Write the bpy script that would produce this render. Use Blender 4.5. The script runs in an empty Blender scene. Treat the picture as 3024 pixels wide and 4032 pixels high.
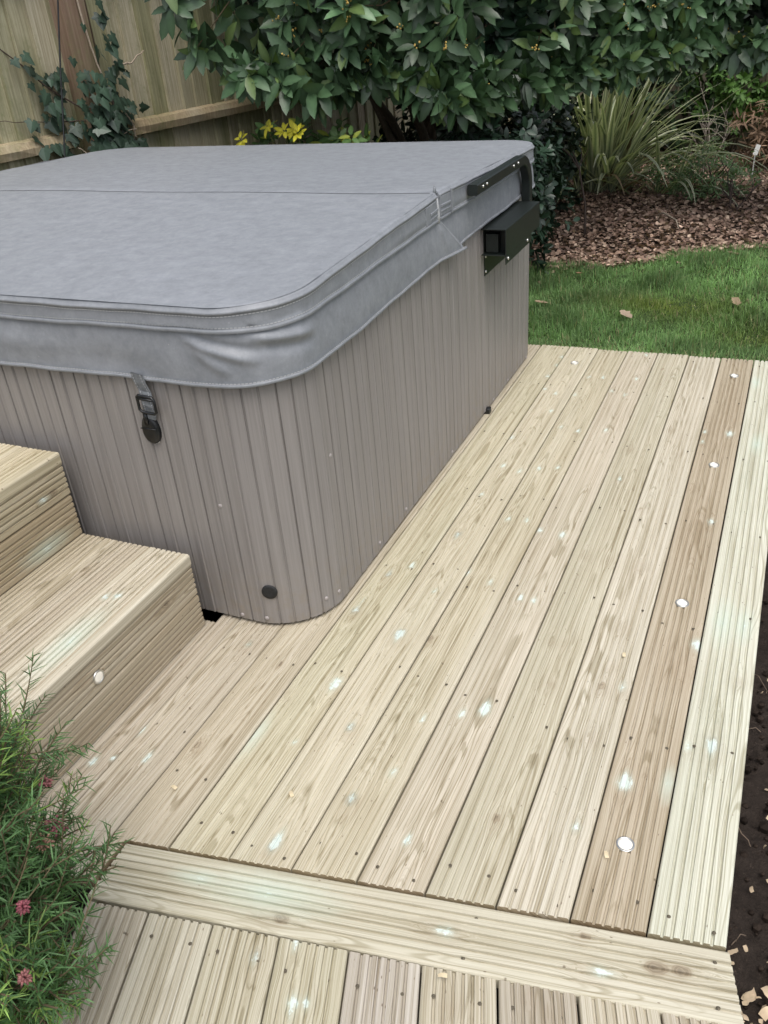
import bpy, bmesh, math, random
import numpy as np
from mathutils import Matrix, Vector
R_ = math.radians
rng = np.random.default_rng(7)
random.seed(7)
SC = bpy.context.scene

# ------------------------------------------------------------------ camera, sky, sun, exposure
cd = bpy.data.cameras.new('camera'); cam = bpy.data.objects.new('camera', cd)
SC.collection.objects.link(cam); SC.camera = cam
cd.sensor_fit = 'HORIZONTAL'; cd.sensor_width = 36.0; cd.lens = 40.03
cd.clip_start = 0.02; cd.clip_end = 400
CR = np.array([0.91299323, 0.40062186, -0.07710696]); CU = np.array([-0.14652142, 0.49837569, 0.85448999])
CF = np.array([-0.3807556, 0.76884576, -0.51371332]); CAMP = np.array([0, 0, 1.3736])
cam.matrix_world = Matrix([[CR[i], CU[i], -CF[i], CAMP[i]] for i in range(3)] + [[0, 0, 0, 1]])

SUN_EL, SUN_AZ = R_(67), R_(140)      # azimuth from +Y towards +X
world = bpy.data.worlds.new('World'); SC.world = world; world.use_nodes = True
wn, wl = world.node_tree.nodes, world.node_tree.links
sky = wn.new('ShaderNodeTexSky'); sky.sky_type = 'NISHITA'; sky.sun_disc = False
sky.sun_elevation = SUN_EL; sky.sun_rotation = SUN_AZ; sky.dust_density = 4.0; sky.air_density = 1.0
hs = wn.new('ShaderNodeHueSaturation'); hs.inputs['Saturation'].default_value = 0.45
wl.new(sky.outputs[0], hs.inputs['Color']); wl.new(hs.outputs[0], wn['Background'].inputs[0])
wn['Background'].inputs[1].default_value = 0.15
sd = bpy.data.lights.new('sun', 'SUN'); sd.energy = 1.0; sd.angle = R_(45); sd.color = (1, .965, .91)
sun = bpy.data.objects.new('sun', sd); SC.collection.objects.link(sun)
sdir = Vector((math.sin(SUN_AZ) * math.cos(SUN_EL), math.cos(SUN_AZ) * math.cos(SUN_EL), math.sin(SUN_EL)))
sun.rotation_euler = sdir.to_track_quat('Z', 'Y').to_euler(); sun.location = (2, -3, 8)
SC.view_settings.view_transform = 'Standard'; SC.view_settings.look = 'None'
SC.view_settings.exposure = 0.55; SC.view_settings.gamma = 1

# ------------------------------------------------------------------ helpers
def npmesh(name, V, F, smooth=True, col=None, attrs=None, uv=None):
    """V (n,3); F an (m,k) array or a list of such arrays"""
    me = bpy.data.meshes.new(name)
    Fs = [np.asarray(f, dtype=np.int32) for f in (F if isinstance(F, list) and np.ndim(F[0]) == 2 else [F]) if len(f)]
    loops = np.concatenate([f.ravel() for f in Fs])
    tot = np.concatenate([np.full(len(f), f.shape[1], np.int32) for f in Fs])
    st = np.concatenate([[0], np.cumsum(tot)[:-1]]).astype(np.int32)
    me.vertices.add(len(V)); me.vertices.foreach_set('co', np.asarray(V, np.float32).ravel())
    me.loops.add(len(loops)); me.loops.foreach_set('vertex_index', loops)
    me.polygons.add(len(tot)); me.polygons.foreach_set('loop_start', st); me.polygons.foreach_set('loop_total', tot)
    me.polygons.foreach_set('use_smooth', np.full(len(tot), bool(smooth)))
    if col is not None:
        a = me.attributes.new('Col', 'FLOAT_COLOR', 'POINT')
        c = np.ones((len(V), 4), np.float32); c[:, :3] = col; a.data.foreach_set('color', c.ravel())
    for k, v in (attrs or {}).items():
        a = me.attributes.new(k, 'FLOAT', 'POINT'); a.data.foreach_set('value', np.asarray(v, np.float32))
    if uv is not None:
        l = me.uv_layers.new(name='UVMap'); l.data.foreach_set('uv', np.asarray(uv, np.float32)[loops].ravel())
    me.update(calc_edges=True); me.validate()
    return me

def link(name, me, mat=None, parent=None, label=None):
    o = bpy.data.objects.new(name, me); SC.collection.objects.link(o)
    if mat is not None and not me.materials: me.materials.append(mat)
    if parent is not None:
        o.parent = parent
        r = parent
        off = Vector((0, 0, 0))
        while r is not None: off += r.location; r = r.parent
        o.location = -off if not parent.get('local') else Vector((0, 0, 0))
    if label: o['label'] = label
    return o

def tag(o, label, cat, group=None, kind=None):
    if label: o['label'] = label
    if cat: o['category'] = cat
    if group: o['group'] = group
    if kind: o['kind'] = kind
    return o

def thing(name, loc, label, cat, group=None, local=False):
    o = bpy.data.objects.new(name, None); SC.collection.objects.link(o); o.location = loc
    o.empty_display_size = .1
    if local: o['local'] = 1
    return tag(o, label, cat, group)

class MB:
    def __init__(s): s.v = []; s.q = []; s.t = []; s.ng = []; s.c = []; s.n = 0
    def add(s, V, Q=(), T=(), col=(.5, .5, .5)):
        V = np.asarray(V, float); s.v.append(V)
        if len(Q): s.q.append(np.asarray(Q, int) + s.n)
        if len(T): s.t.append(np.asarray(T, int) + s.n)
        s.c.append(np.tile(np.asarray(col, float), (len(V), 1)) if np.ndim(col) == 1 else np.asarray(col)); s.n += len(V)
    def box(s, lo, hi, col=(.5, .5, .5), M=None):
        x0, y0, z0 = lo; x1, y1, z1 = hi
        V = np.array([[x0,y0,z0],[x1,y0,z0],[x1,y1,z0],[x0,y1,z0],[x0,y0,z1],[x1,y0,z1],[x1,y1,z1],[x0,y1,z1]], float)
        if M is not None: V = V @ np.asarray(M)[:3, :3].T + np.asarray(M)[:3, 3]
        s.add(V, [[0,3,2,1],[4,5,6,7],[0,1,5,4],[1,2,6,5],[2,3,7,6],[3,0,4,7]], col=col)
    def tube(s, P, r, n=8, col=(.5, .5, .5), cap=True, sq=None):
        """round tube along P (or section sq = [(a,b)...] in the local frame)"""
        P = np.asarray(P, float); m = len(P); rr = np.broadcast_to(np.asarray(r, float), (m,))
        T = np.gradient(P, axis=0); T /= np.linalg.norm(T, axis=1)[:, None] + 1e-12
        ref = np.array([0, 0, 1.]) if abs(T[0][2]) < .9 else np.array([1., 0, 0])
        if sq is None:
            a = np.arange(n) * 2 * np.pi / n; sec = np.c_[np.cos(a), np.sin(a)]
        else: sec = np.asarray(sq, float); n = len(sec)
        V = []
        A = np.cross(T[0], ref); A /= np.linalg.norm(A)
        for i in range(m):
            A = A - T[i] * (A @ T[i]); A /= np.linalg.norm(A) + 1e-12; B = np.cross(T[i], A)
            V.append(P[i] + rr[i] * (sec[:, :1] * A + sec[:, 1:] * B))
        V = np.concatenate(V)
        Q = [[i*n+j, i*n+(j+1) % n, (i+1)*n+(j+1) % n, (i+1)*n+j] for i in range(m-1) for j in range(n)]
        T3 = []
        if cap:
            V = np.concatenate([V, [P[0], P[-1]]]); k = m*n
            T3 = [[k, (j+1) % n, j] for j in range(n)] + [[k+1, (m-1)*n+j, (m-1)*n+(j+1) % n] for j in range(n)]
        s.add(V, Q, T3, col)
    def disc(s, c, nrm, r, h=.002, n=20, col=(.5, .5, .5), dome=0.0, rings=3):
        """low domed button standing on a surface at c with normal nrm"""
        nrm = np.asarray(nrm, float); nrm = nrm / np.linalg.norm(nrm)
        a = np.cross(nrm, [0, 0, 1.]) if abs(nrm[2]) < .9 else np.array([1., 0, 0]); a /= np.linalg.norm(a); b = np.cross(nrm, a)
        an = np.arange(n) * 2 * np.pi / n; C = np.cos(an)[:, None]*a + np.sin(an)[:, None]*b
        prof = [(1, 0), (1, h)] + [(1 - (k/rings), h + dome * (1 - (1 - k/rings)**2)) for k in range(1, rings)]
        V = np.concatenate([np.asarray(c) + r*q*C + nrm*z for q, z in prof] + [[np.asarray(c) + nrm*(h+dome)]])
        m = len(prof)
        Q = [[i*n+j, i*n+(j+1) % n, (i+1)*n+(j+1) % n, (i+1)*n+j] for i in range(m-1) for j in range(n)]
        T = [[(m-1)*n+j, (m-1)*n+(j+1) % n, m*n] for j in range(n)]
        s.add(V, Q, T, col)
    def ball(s, c, r, col=(.5, .5, .5), n=6, m=4):
        V = [[0, 0, 1]]
        for i in range(1, m):
            for j in range(n): V.append([math.sin(math.pi*i/m)*math.cos(2*math.pi*j/n), math.sin(math.pi*i/m)*math.sin(2*math.pi*j/n), math.cos(math.pi*i/m)])
        V.append([0, 0, -1]); k = len(V)-1
        T = [[0, 1+j, 1+(j+1) % n] for j in range(n)] + [[k, k-n+(j+1) % n, k-n+j] for j in range(n)]
        Q = [[1+i*n+j, 1+(i+1)*n+j, 1+(i+1)*n+(j+1) % n, 1+i*n+(j+1) % n] for i in range(m-2) for j in range(n)]
        s.add(np.array(V)*r + np.asarray(c), Q, T, col)
    def mesh(s, name, smooth=True):
        F = []
        if s.q: F.append(np.concatenate(s.q))
        if s.t: F.append(np.concatenate(s.t))
        return npmesh(name, np.concatenate(s.v), F, smooth, np.concatenate(s.c))
    def build(s, name, mat, parent=None, smooth=True, label=None, bevel=0):
        o = link(name, s.mesh(name, smooth), mat, parent, label)
        if bevel:
            m = o.modifiers.new('bevel', 'BEVEL'); m.width = bevel; m.segments = 2; m.limit_method = 'ANGLE'; m.angle_limit = R_(40)
        return o

def norm(a): return a / (np.linalg.norm(a, axis=-1, keepdims=True) + 1e-9)

def scatter(TV, TF, pos, axis, nrm, scale, col, wscale=None, tcol=None):
    """copies of a leaf template (lying along +y, normal +z) -> V, F, colours"""
    n, k = len(pos), len(TV)
    Y = norm(axis); X = norm(np.cross(Y, nrm)); Z = np.cross(X, Y)
    sc = np.asarray(scale)[:, None]; ws = sc if wscale is None else np.asarray(wscale)[:, None]
    V = (pos[:, None, :] + (TV[None, :, 0:1]*ws[:, None]) * X[:, None] + (TV[None, :, 1:2]*sc[:, None]) * Y[:, None] + (TV[None, :, 2:3]*sc[:, None]) * Z[:, None])
    F = [(np.asarray(f)[None] + (np.arange(n)*k)[:, None, None]).reshape(-1, np.asarray(f).shape[1]) for f in TF]
    C = np.repeat(np.asarray(col)[:, None, :], k, 1)
    if tcol is not None: C = C * tcol[None]
    return V.reshape(-1, 3), F, C.reshape(-1, 3)

def leaf_template(ts, ws, fold=.18, droop=.25, serr=0.0):
    """midrib leaf: ts along, ws half widths"""
    V, Q, T = [], [], []
    for i, (t, w) in enumerate(zip(ts, ws)):
        z = -droop*t*t; jag = (1 + serr*(1 if i % 2 else -1))
        V += [[-w*jag, t, z + fold*w], [0, t, z], [w*jag, t, z + fold*w]]
    for i in range(len(ts)-1):
        a = 3*i
        Q += [[a, a+1, a+4, a+3], [a+1, a+2, a+5, a+4]]
    return np.array(V, float), [np.array(Q)]

# ------------------------------------------------------------------ materials
def newmat(name):
    m = bpy.data.materials.new(name); m.use_nodes = True
    nt = m.node_tree; return m, nt, nt.nodes['Principled BSDF'], nt.nodes, nt.links

class NB:
    """tiny node builder"""
    def __init__(s, nt): s.n, s.l = nt.nodes, nt.links
    def put(s, sock, v):
        if hasattr(v, 'is_output') or isinstance(v, bpy.types.NodeSocket): s.l.new(v, sock)
        elif isinstance(v, (tuple, list)) and len(v) == 3 and sock.type == 'RGBA': sock.default_value = (*v, 1)
        else: sock.default_value = v
    def math(s, op, a, b=0.0, c=None, clamp=False):
        n = s.n.new('ShaderNodeMath'); n.operation = op; n.use_clamp = clamp
        s.put(n.inputs[0], a); s.put(n.inputs[1], b)
        if c is not None: s.put(n.inputs[2], c)
        return n.outputs[0]
    def mix(s, f, a, b, mode='MIX'):
        n = s.n.new('ShaderNodeMix'); n.data_type = 'RGBA'; n.blend_type = mode
        s.put(n.inputs[0], f); s.put(n.inputs[6], a); s.put(n.inputs[7], b); return n.outputs[2]
    def noise(s, vec, scale, detail=3, rough=.5, dist=0.0, dim='3D', w=None, out=0):
        n = s.n.new('ShaderNodeTexNoise'); n.noise_dimensions = dim
        if dim != '1D' and vec is not None: s.put(n.inputs['Vector'], vec)
        if w is not None: s.put(n.inputs['W'], w)
        n.inputs['Scale'].default_value = scale; n.inputs['Detail'].default_value = detail
        n.inputs['Roughness'].default_value = rough; n.inputs['Distortion'].default_value = dist
        return n.outputs[out]
    def voro(s, vec, scale, feature='F1', out='Distance', rand=1):
        n = s.n.new('ShaderNodeTexVoronoi'); n.feature = feature; s.put(n.inputs['Vector'], vec)
        n.inputs['Scale'].default_value = scale; n.inputs['Randomness'].default_value = rand; return n.outputs[out]
    def ramp(s, f, stops):
        n = s.n.new('ShaderNodeValToRGB'); s.put(n.inputs[0], f); e = n.color_ramp.elements
        while len(e) < len(stops): e.new(.5)
        for k, (p, c) in zip(e, stops): k.position = p; k.color = (c, c, c, 1) if np.isscalar(c) else (*c, 1)
        return n.outputs[0]
    def map(s, v, a, b, c=0.0, d=1.0):
        n = s.n.new('ShaderNodeMapRange'); s.put(n.inputs[0], v)
        for i, q in enumerate((a, b, c, d)): n.inputs[1+i].default_value = q
        return n.outputs[0]
    def attr(s, name, out='Fac'):
        n = s.n.new('ShaderNodeAttribute'); n.attribute_name = name; return n.outputs[out]
    def xyz(s, x, y, z):
        n = s.n.new('ShaderNodeCombineXYZ'); s.put(n.inputs[0], x); s.put(n.inputs[1], y); s.put(n.inputs[2], z); return n.outputs[0]
    def sep(s, v):
        n = s.n.new('ShaderNodeSeparateXYZ'); s.put(n.inputs[0], v); return n.outputs
    def coord(s, out='Object'): return s.n.new('ShaderNodeTexCoord').outputs[out]
    def geo(s, out): return s.n.new('ShaderNodeNewGeometry').outputs[out]
    def scale(s, v, k):
        n = s.n.new('ShaderNodeVectorMath'); n.operation = 'MULTIPLY'; s.put(n.inputs[0], v); n.inputs[1].default_value = k; return n.outputs[0]
    def bump(s, h, strength=.3, dist=.002, nrm=None):
        n = s.n.new('ShaderNodeBump'); s.put(n.inputs['Height'], h); n.inputs['Strength'].default_value = strength; n.inputs['Distance'].default_value = dist
        if nrm is not None: s.put(n.inputs['Normal'], nrm)
        return n.outputs[0]

def wood_material():
    m, nt, bs, _, _ = newmat('treated_pine'); b = NB(nt)
    g, v, seed = b.attr('g'), b.attr('v'), b.attr('seed')
    kd, spot, brn, mint = b.attr('kd'), b.attr('spot'), b.attr('brown'), b.attr('mint')
    tone = b.attr('Col', 'Color')
    # growth rings: long parabolic arches off the heart line plus wander
    wob = b.noise(b.xyz(b.math('MULTIPLY', g, 11), b.math('MULTIPLY', v, 1.7), seed), 1.0, 2, .5)
    g0 = b.math('SUBTRACT', g, b.attr('heart'))
    par = b.math('MULTIPLY', b.math('MULTIPLY', g0, g0), 900)
    Rr = b.math('ADD', b.math('ADD', par, b.math('MULTIPLY', v, b.attr('slope'))), b.math('MULTIPLY', wob, 2.6))
    ring = b.noise(None, 8.5, 2, .5, dim='1D', w=b.math('ADD', Rr, b.math('MULTIPLY', seed, 5.1)))
    late = b.map(ring, .50, .66)
    fib = b.noise(b.xyz(b.math('MULTIPLY', g, 520), b.math('MULTIPLY', v, 5), seed), 1.0, 3, .6)
    fib2 = b.noise(b.xyz(b.math('MULTIPLY', g, 230), b.math('MULTIPLY', v, 1.5), b.math('ADD', seed, 9)), 1.0, 3, .6)
    big = b.noise(b.xyz(b.math('MULTIPLY', g, 9), b.math('MULTIPLY', v, 1.6), b.math('ADD', seed, 3)), 1.0, 2, .5)
    col = b.mix(b.math('MULTIPLY', late, .64), tone, b.mix(1.0, tone, (.55, .515, .42), 'MULTIPLY'))
    col = b.mix(b.map(fib2, .46, .66, 0, .72), col, b.mix(1.0, col, (.60, .56, .47), 'MULTIPLY'))
    col = b.mix(b.map(fib, .35, .72, 0, .45), col, b.mix(1.0, col, (.66, .60, .52), 'MULTIPLY'))
    col = b.mix(b.map(big, .45, .75, 0, .35), col, b.mix(1.0, col, (.86, .90, .88), 'MULTIPLY'))
    pal = b.noise(b.xyz(b.math('MULTIPLY', g, 30), b.math('MULTIPLY', v, .9), b.math('ADD', seed, 21)), 1.0, 2, .5)
    col = b.mix(b.map(pal, .55, .75, 0, .22), col, (.66, .63, .54))
    # brown halo round knots, ringed knots, pale mint resin splashes
    nb = b.noise(b.xyz(b.math('MULTIPLY', g, 160), b.math('MULTIPLY', v, 40), seed), 1.0, 3, .6)
    bf = b.math('MULTIPLY', brn, b.map(nb, .3, .65, .25, 1.0))
    col = b.mix(b.math('MULTIPLY', bf, .42), col, (.25, .175, .105))
    kr = b.noise(None, 3.2, 1, .5, dim='1D', w=b.math('ADD', b.math('MULTIPLY', kd, 1.6), seed))
    kmask = b.map(kd, 1.15, .75)
    knotc = b.mix(b.map(kr, .4, .6), (.20, .155, .10), (.36, .30, .21))
    knotc = b.mix(b.map(kd, .55, .1, 0, 1), knotc, (.13, .10, .07))
    col = b.mix(b.math('MULTIPLY', b.math('MULTIPLY', kmask, b.attr('kn')), .8), col, knotc)
    nb2 = b.noise(b.xyz(b.math('MULTIPLY', g, 420), b.math('MULTIPLY', v, 130), seed), 1.0, 4, .65)
    sp = b.map(b.math('ADD', spot, b.math('ADD', b.math('MULTIPLY', b.math('SUBTRACT', nb, .5), .8), b.math('MULTIPLY', b.math('SUBTRACT', nb2, .5), 1.1))), .50, .70)
    mnt = b.map(b.math('ADD', mint, b.math('MULTIPLY', b.math('SUBTRACT', nb, .5), .5)), .25, .95, 0, .42)
    col = b.mix(mnt, col, (.55, .66, .57))
    halo = b.map(spot, .08, .5, 0, .28)
    col = b.mix(halo, col, (.50, .58, .50))
    col = b.mix(b.math('MULTIPLY', sp, .70), col, (.66, .76, .73))
    # pin specks of dirt
    vo = b.voro(b.xyz(b.math('MULTIPLY', g, 60), b.math('MULTIPLY', v, 22), seed), 1.0)
    col = b.mix(b.map(vo, .075, .045, 0, .75), col, (.12, .085, .05))
    b.put(bs.inputs['Base Color'], col); bs.inputs['Roughness'].default_value = .66; bs.inputs['Specular IOR Level'].default_value = .3
    h = b.math('ADD', b.math('MULTIPLY', fib, .6), b.math('MULTIPLY', ring, .7))
    b.put(bs.inputs['Normal'], b.bump(h, .35, .0012))
    return m

def leaf_material(name, rough=.42, spec=.5, trans=.25, nscale=40, namt=.35):
    m, nt, bs, nd, lk = newmat(name); b = NB(nt)
    c = b.attr('Col', 'Color'); n = b.noise(b.coord('Object'), nscale, 3, .6)
    col = b.mix(b.map(n, .3, .7, 0, namt), c, b.mix(1.0, c, (.45, .5, .42), 'MULTIPLY'))
    b.put(bs.inputs['Base Color'], col); bs.inputs['Roughness'].default_value = rough; bs.inputs['Specular IOR Level'].default_value = spec
    if trans:
        t = nd.new('ShaderNodeBsdfTranslucent'); b.put(t.inputs[0], b.mix(1.0, col, (1.3, 1.5, .7), 'MULTIPLY'))
        mx = nd.new('ShaderNodeMixShader'); mx.inputs[0].default_value = trans
        lk.new(bs.outputs[0], mx.inputs[1]); lk.new(t.outputs[0], mx.inputs[2]); lk.new(mx.outputs[0], nd['Material Output'].inputs[0])
    return m

def simple(name, col, rough=.5, spec=.5, metal=0, noise=None, amt=.3, bump=0, bscale=80, bdist=.002):
    m, nt, bs, _, _ = newmat(name); b = NB(nt)
    if noise:
        n = b.noise(b.coord('Object'), noise, 4, .6)
        c = b.mix(b.map(n, .35, .68, 0, 1), col, tuple(x*(1-amt) for x in col)); b.put(bs.inputs['Base Color'], c)
    else: bs.inputs['Base Color'].default_value = (*col, 1)
    bs.inputs['Roughness'].default_value = rough; bs.inputs['Specular IOR Level'].default_value = spec; bs.inputs['Metallic'].default_value = metal
    if bump: b.put(bs.inputs['Normal'], b.bump(b.noise(b.coord('Object'), bscale, 4, .6), bump, bdist))
    return m

def colmat(name, rough=.7, spec=.3, nscale=60, amt=.4, bump=.3):
    m, nt, bs, _, _ = newmat(name); b = NB(nt)
    n = b.noise(b.coord('Object'), nscale, 4, .6); c = b.attr('Col', 'Color')
    b.put(bs.inputs['Base Color'], b.mix(b.map(n, .3, .7, 0, amt), c, b.mix(1.0, c, (.5, .48, .45), 'MULTIPLY')))
    bs.inputs['Roughness'].default_value = rough; bs.inputs['Specular IOR Level'].default_value = spec
    if bump: b.put(bs.inputs['Normal'], b.bump(n, bump, .003))
    return m

def vinyl_material():
    m, nt, bs, _, _ = newmat('grey_vinyl'); b = NB(nt); p = b.coord('Object')
    n1 = b.noise(p, 24, 7, .75, .3); n2 = b.noise(p, 90, 3, .7); n3 = b.noise(b.scale(p, (1, 4, 1)), 5, 4, .6)
    c = b.mix(b.map(n1, .34, .70), (.196, .209, .226), (.278, .292, .314))
    c = b.mix(b.map(n2, .35, .75, 0, .28), c, (.148, .158, .178))
    c = b.mix(b.map(n3, .52, .72, 0, .2), c, (.35, .365, .405))
    vo = b.voro(p, 34); c = b.mix(b.map(vo, .05, .03, 0, .5), c, (.5, .5, .5))
    b.put(bs.inputs['Base Color'], c)
    b.put(bs.inputs['Roughness'], b.map(n1, .3, .7, .56, .48)); bs.inputs['Specular IOR Level'].default_value = .6
    gr = b.voro(p, 520); b.put(bs.inputs['Normal'], b.bump(b.math('ADD', b.math('MULTIPLY', gr, .5), b.math('MULTIPLY', n1, 2.0)), .22, .0016))
    return m

def cabinet_material():
    m, nt, bs, _, _ = newmat('taupe_cladding'); b = NB(nt); p = b.coord('Object')
    st = b.noise(b.scale(p, (160, 160, 2.2)), 1.0, 4, .65); bl = b.noise(p, 3.5, 3, .5); pl = b.attr('groove_dark')
    c = b.mix(b.map(st, .3, .7), (.208, .192, .181), (.284, .265, .252))
    c = b.mix(b.math('MULTIPLY', pl, .28), c, (.140, .127, .120))  # grooves coloured darker than the faces between them
    c = b.mix(b.map(bl, .5, .75, 0, .22), c, (.29, .265, .25))
    dirt = b.noise(p, 30, 4, .65); z = b.sep(p)[2]
    c = b.mix(b.math('MULTIPLY', b.map(z, .22, 0, 0, .65), b.map(dirt, .45, .7)), c, (.24, .20, .15))
    b.put(bs.inputs['Base Color'], c); bs.inputs['Roughness'].default_value = .46; bs.inputs['Specular IOR Level'].default_value = .45
    b.put(bs.inputs['Normal'], b.bump(st, .14, .0008))
    return m

def fence_material():
    m, nt, bs, _, _ = newmat('weathered_fence'); b = NB(nt); p = b.coord('Object'); c0 = b.attr('Col', 'Color')
    g = b.noise(b.scale(p, (90, 90, 3)), 1.0, 4, .6); bl = b.noise(b.scale(p, (5, 5, 1.6)), 1.0, 4, .65); sm = b.noise(p, 38, 5, .7)
    c = b.mix(b.map(g, .35, .7), c0, b.mix(1.0, c0, (.58, .55, .5), 'MULTIPLY'))
    c = b.mix(b.map(bl, .46, .66, 0, .6), c, (.15, .165, .075))
    c = b.mix(b.math('MULTIPLY', b.map(sm, .5, .7), b.map(bl, .35, .6, .1, .6)), c, (.20, .215, .095))
    gl = b.noise(b.scale(p, (3, 3, .8)), 1.0, 2, .5); c = b.mix(b.map(gl, .58, .72, 0, .4), c, (.43, .40, .31))
    b.put(bs.inputs['Base Color'], c); bs.inputs['Roughness'].default_value = .85; bs.inputs['Specular IOR Level'].default_value = .2
    b.put(bs.inputs['Normal'], b.bump(g, .5, .002))
    return m

def soil_material(name, c1, c2, sc=30):
    m, nt, bs, _, _ = newmat(name); b = NB(nt); p = b.coord('Object')
    n = b.noise(p, sc, 6, .7); n2 = b.noise(p, sc*5, 3, .7); n3 = b.noise(p, 3, 3)
    c = b.mix(b.map(n, .35, .65), c1, c2); c = b.mix(b.map(n2, .6, .75, 0, .7), c, tuple(min(1, x*2.2) for x in c2)); c = b.mix(b.map(n3, .4, .7, 0, .4), c, c1)
    b.put(bs.inputs['Base Color'], c); bs.inputs['Roughness'].default_value = .9; bs.inputs['Specular IOR Level'].default_value = .2
    b.put(bs.inputs['Normal'], b.bump(b.math('ADD', n, b.math('MULTIPLY', n2, .5)), .9, .012))
    return m

WOOD = wood_material(); VINYL = vinyl_material(); CAB = cabinet_material(); FENCE = fence_material()
LAUREL = leaf_material('laurel_leaf', .40, .50, .10, 55, .35); SOFT = leaf_material('soft_leaf', .55, .35, .25, 60, .3)
GRASS = leaf_material('grass_blade', .6, .25, .3, 9, .3); DRY = leaf_material('dry_leaf', .75, .2, .1, 70, .4)
STEM = colmat('bark', .8, .2, 70, .5, .4); BLACK = simple('black_metal', (.012, .017, .015), .42, .5, 0, 60, .3, .08, 300)
PLAST = simple('black_plastic', (.010, .011, .012), .33, .5, 0, 50, .3)
STEEL = simple('bright_steel', (.62, .62, .60), .32, .5, 1.0); SCREW = simple('deck_screw', (.20, .17, .12), .5, .5, .6, 300, .6)
TRIMG = simple('grey_webbing', (.22, .235, .25), .6, .4, 0, 90, .4, .2, 300)
THREAD = simple('pale_thread', (.44, .45, .46), .7, .3); SOIL = soil_material('dark_soil', (.020, .015, .012), (.042, .032, .026))
BED = soil_material('bed_soil', (.035, .024, .018), (.075, .052, .04)); TURF = soil_material('turf', (.026, .050, .014), (.05, .075, .022), 25)
DARKWOOD = simple('dark_timber', (.06, .045, .03), .8, .3, 0, 30, .5, .4, 60)  # plain dark brown for the frames under boards and treads

# ------------------------------------------------------------------ ground: bed and lawn sheets over one far ground sheet
def border(x): return 5.02 + .42*(x+1.45) + .12*np.sin(x*2.3+1) + np.clip(x+.3, 0, 9)*.12     # lawn edge y(x)
def ground_z(x, y):
    z = np.where(y > 3.605, -.085, -.24)
    z = np.where((y <= 3.605) & (x > .42), -.1, z)
    t = np.clip((x-.24)/.18, 0, 1); z = np.where((y <= 3.605) & (x > .24), -.24 + .14*t*t*(3-2*t), z)
    z = z + .012*np.sin(x*5+y*3) + .010*np.sin(y*7.3-x*2.1)
    z = z + np.where(y > border(x), -.03 + .05*np.clip(y-border(x), 0, 1.2), 0)
    return z
nx, ny = 150, 226
gx, gy = np.meshgrid(np.linspace(-4.4, 4.0, nx), np.linspace(-1.2, 11.4, ny))
gz = ground_z(gx, gy) + np.where((gy < 3.6) & (gx < .5), .014, .006)*rng.standard_normal(gx.shape)
GV = np.stack([gx, gy, gz], -1).reshape(-1, 3)
ii, jj = np.meshgrid(np.arange(ny-1), np.arange(nx-1), indexing='ij'); a = (ii*nx+jj).ravel()
GF = np.stack([a, a+1, a+nx+1, a+nx], 1); fc = GV[GF].mean(1)
is_lawn = (fc[:, 1] < border(fc[:, 0])) & ((fc[:, 1] > 3.60) | (fc[:, 0] > .44)) & (fc[:, 0] > -1.75)
def sub(name, mask, mat):
    F = GF[mask]; u, inv = np.unique(F, return_inverse=True)
    return tag(link(name, npmesh(name, GV[u], inv.reshape(F.shape)), mat), None, None, kind='structure')
sub('lawn', is_lawn, TURF)
trench = (~is_lawn) & (fc[:, 1] < 3.6); sub('soil', trench, SOIL); sub('flower_bed', (~is_lawn) & ~trench, BED)
tag(link('ground', npmesh('ground', np.array([[-150, -150, -.36], [150, -150, -.36], [150, 150, -.36], [-150, 150, -.36]]), [[0, 1, 2, 3]]), BED), None, None, kind='structure')

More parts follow.
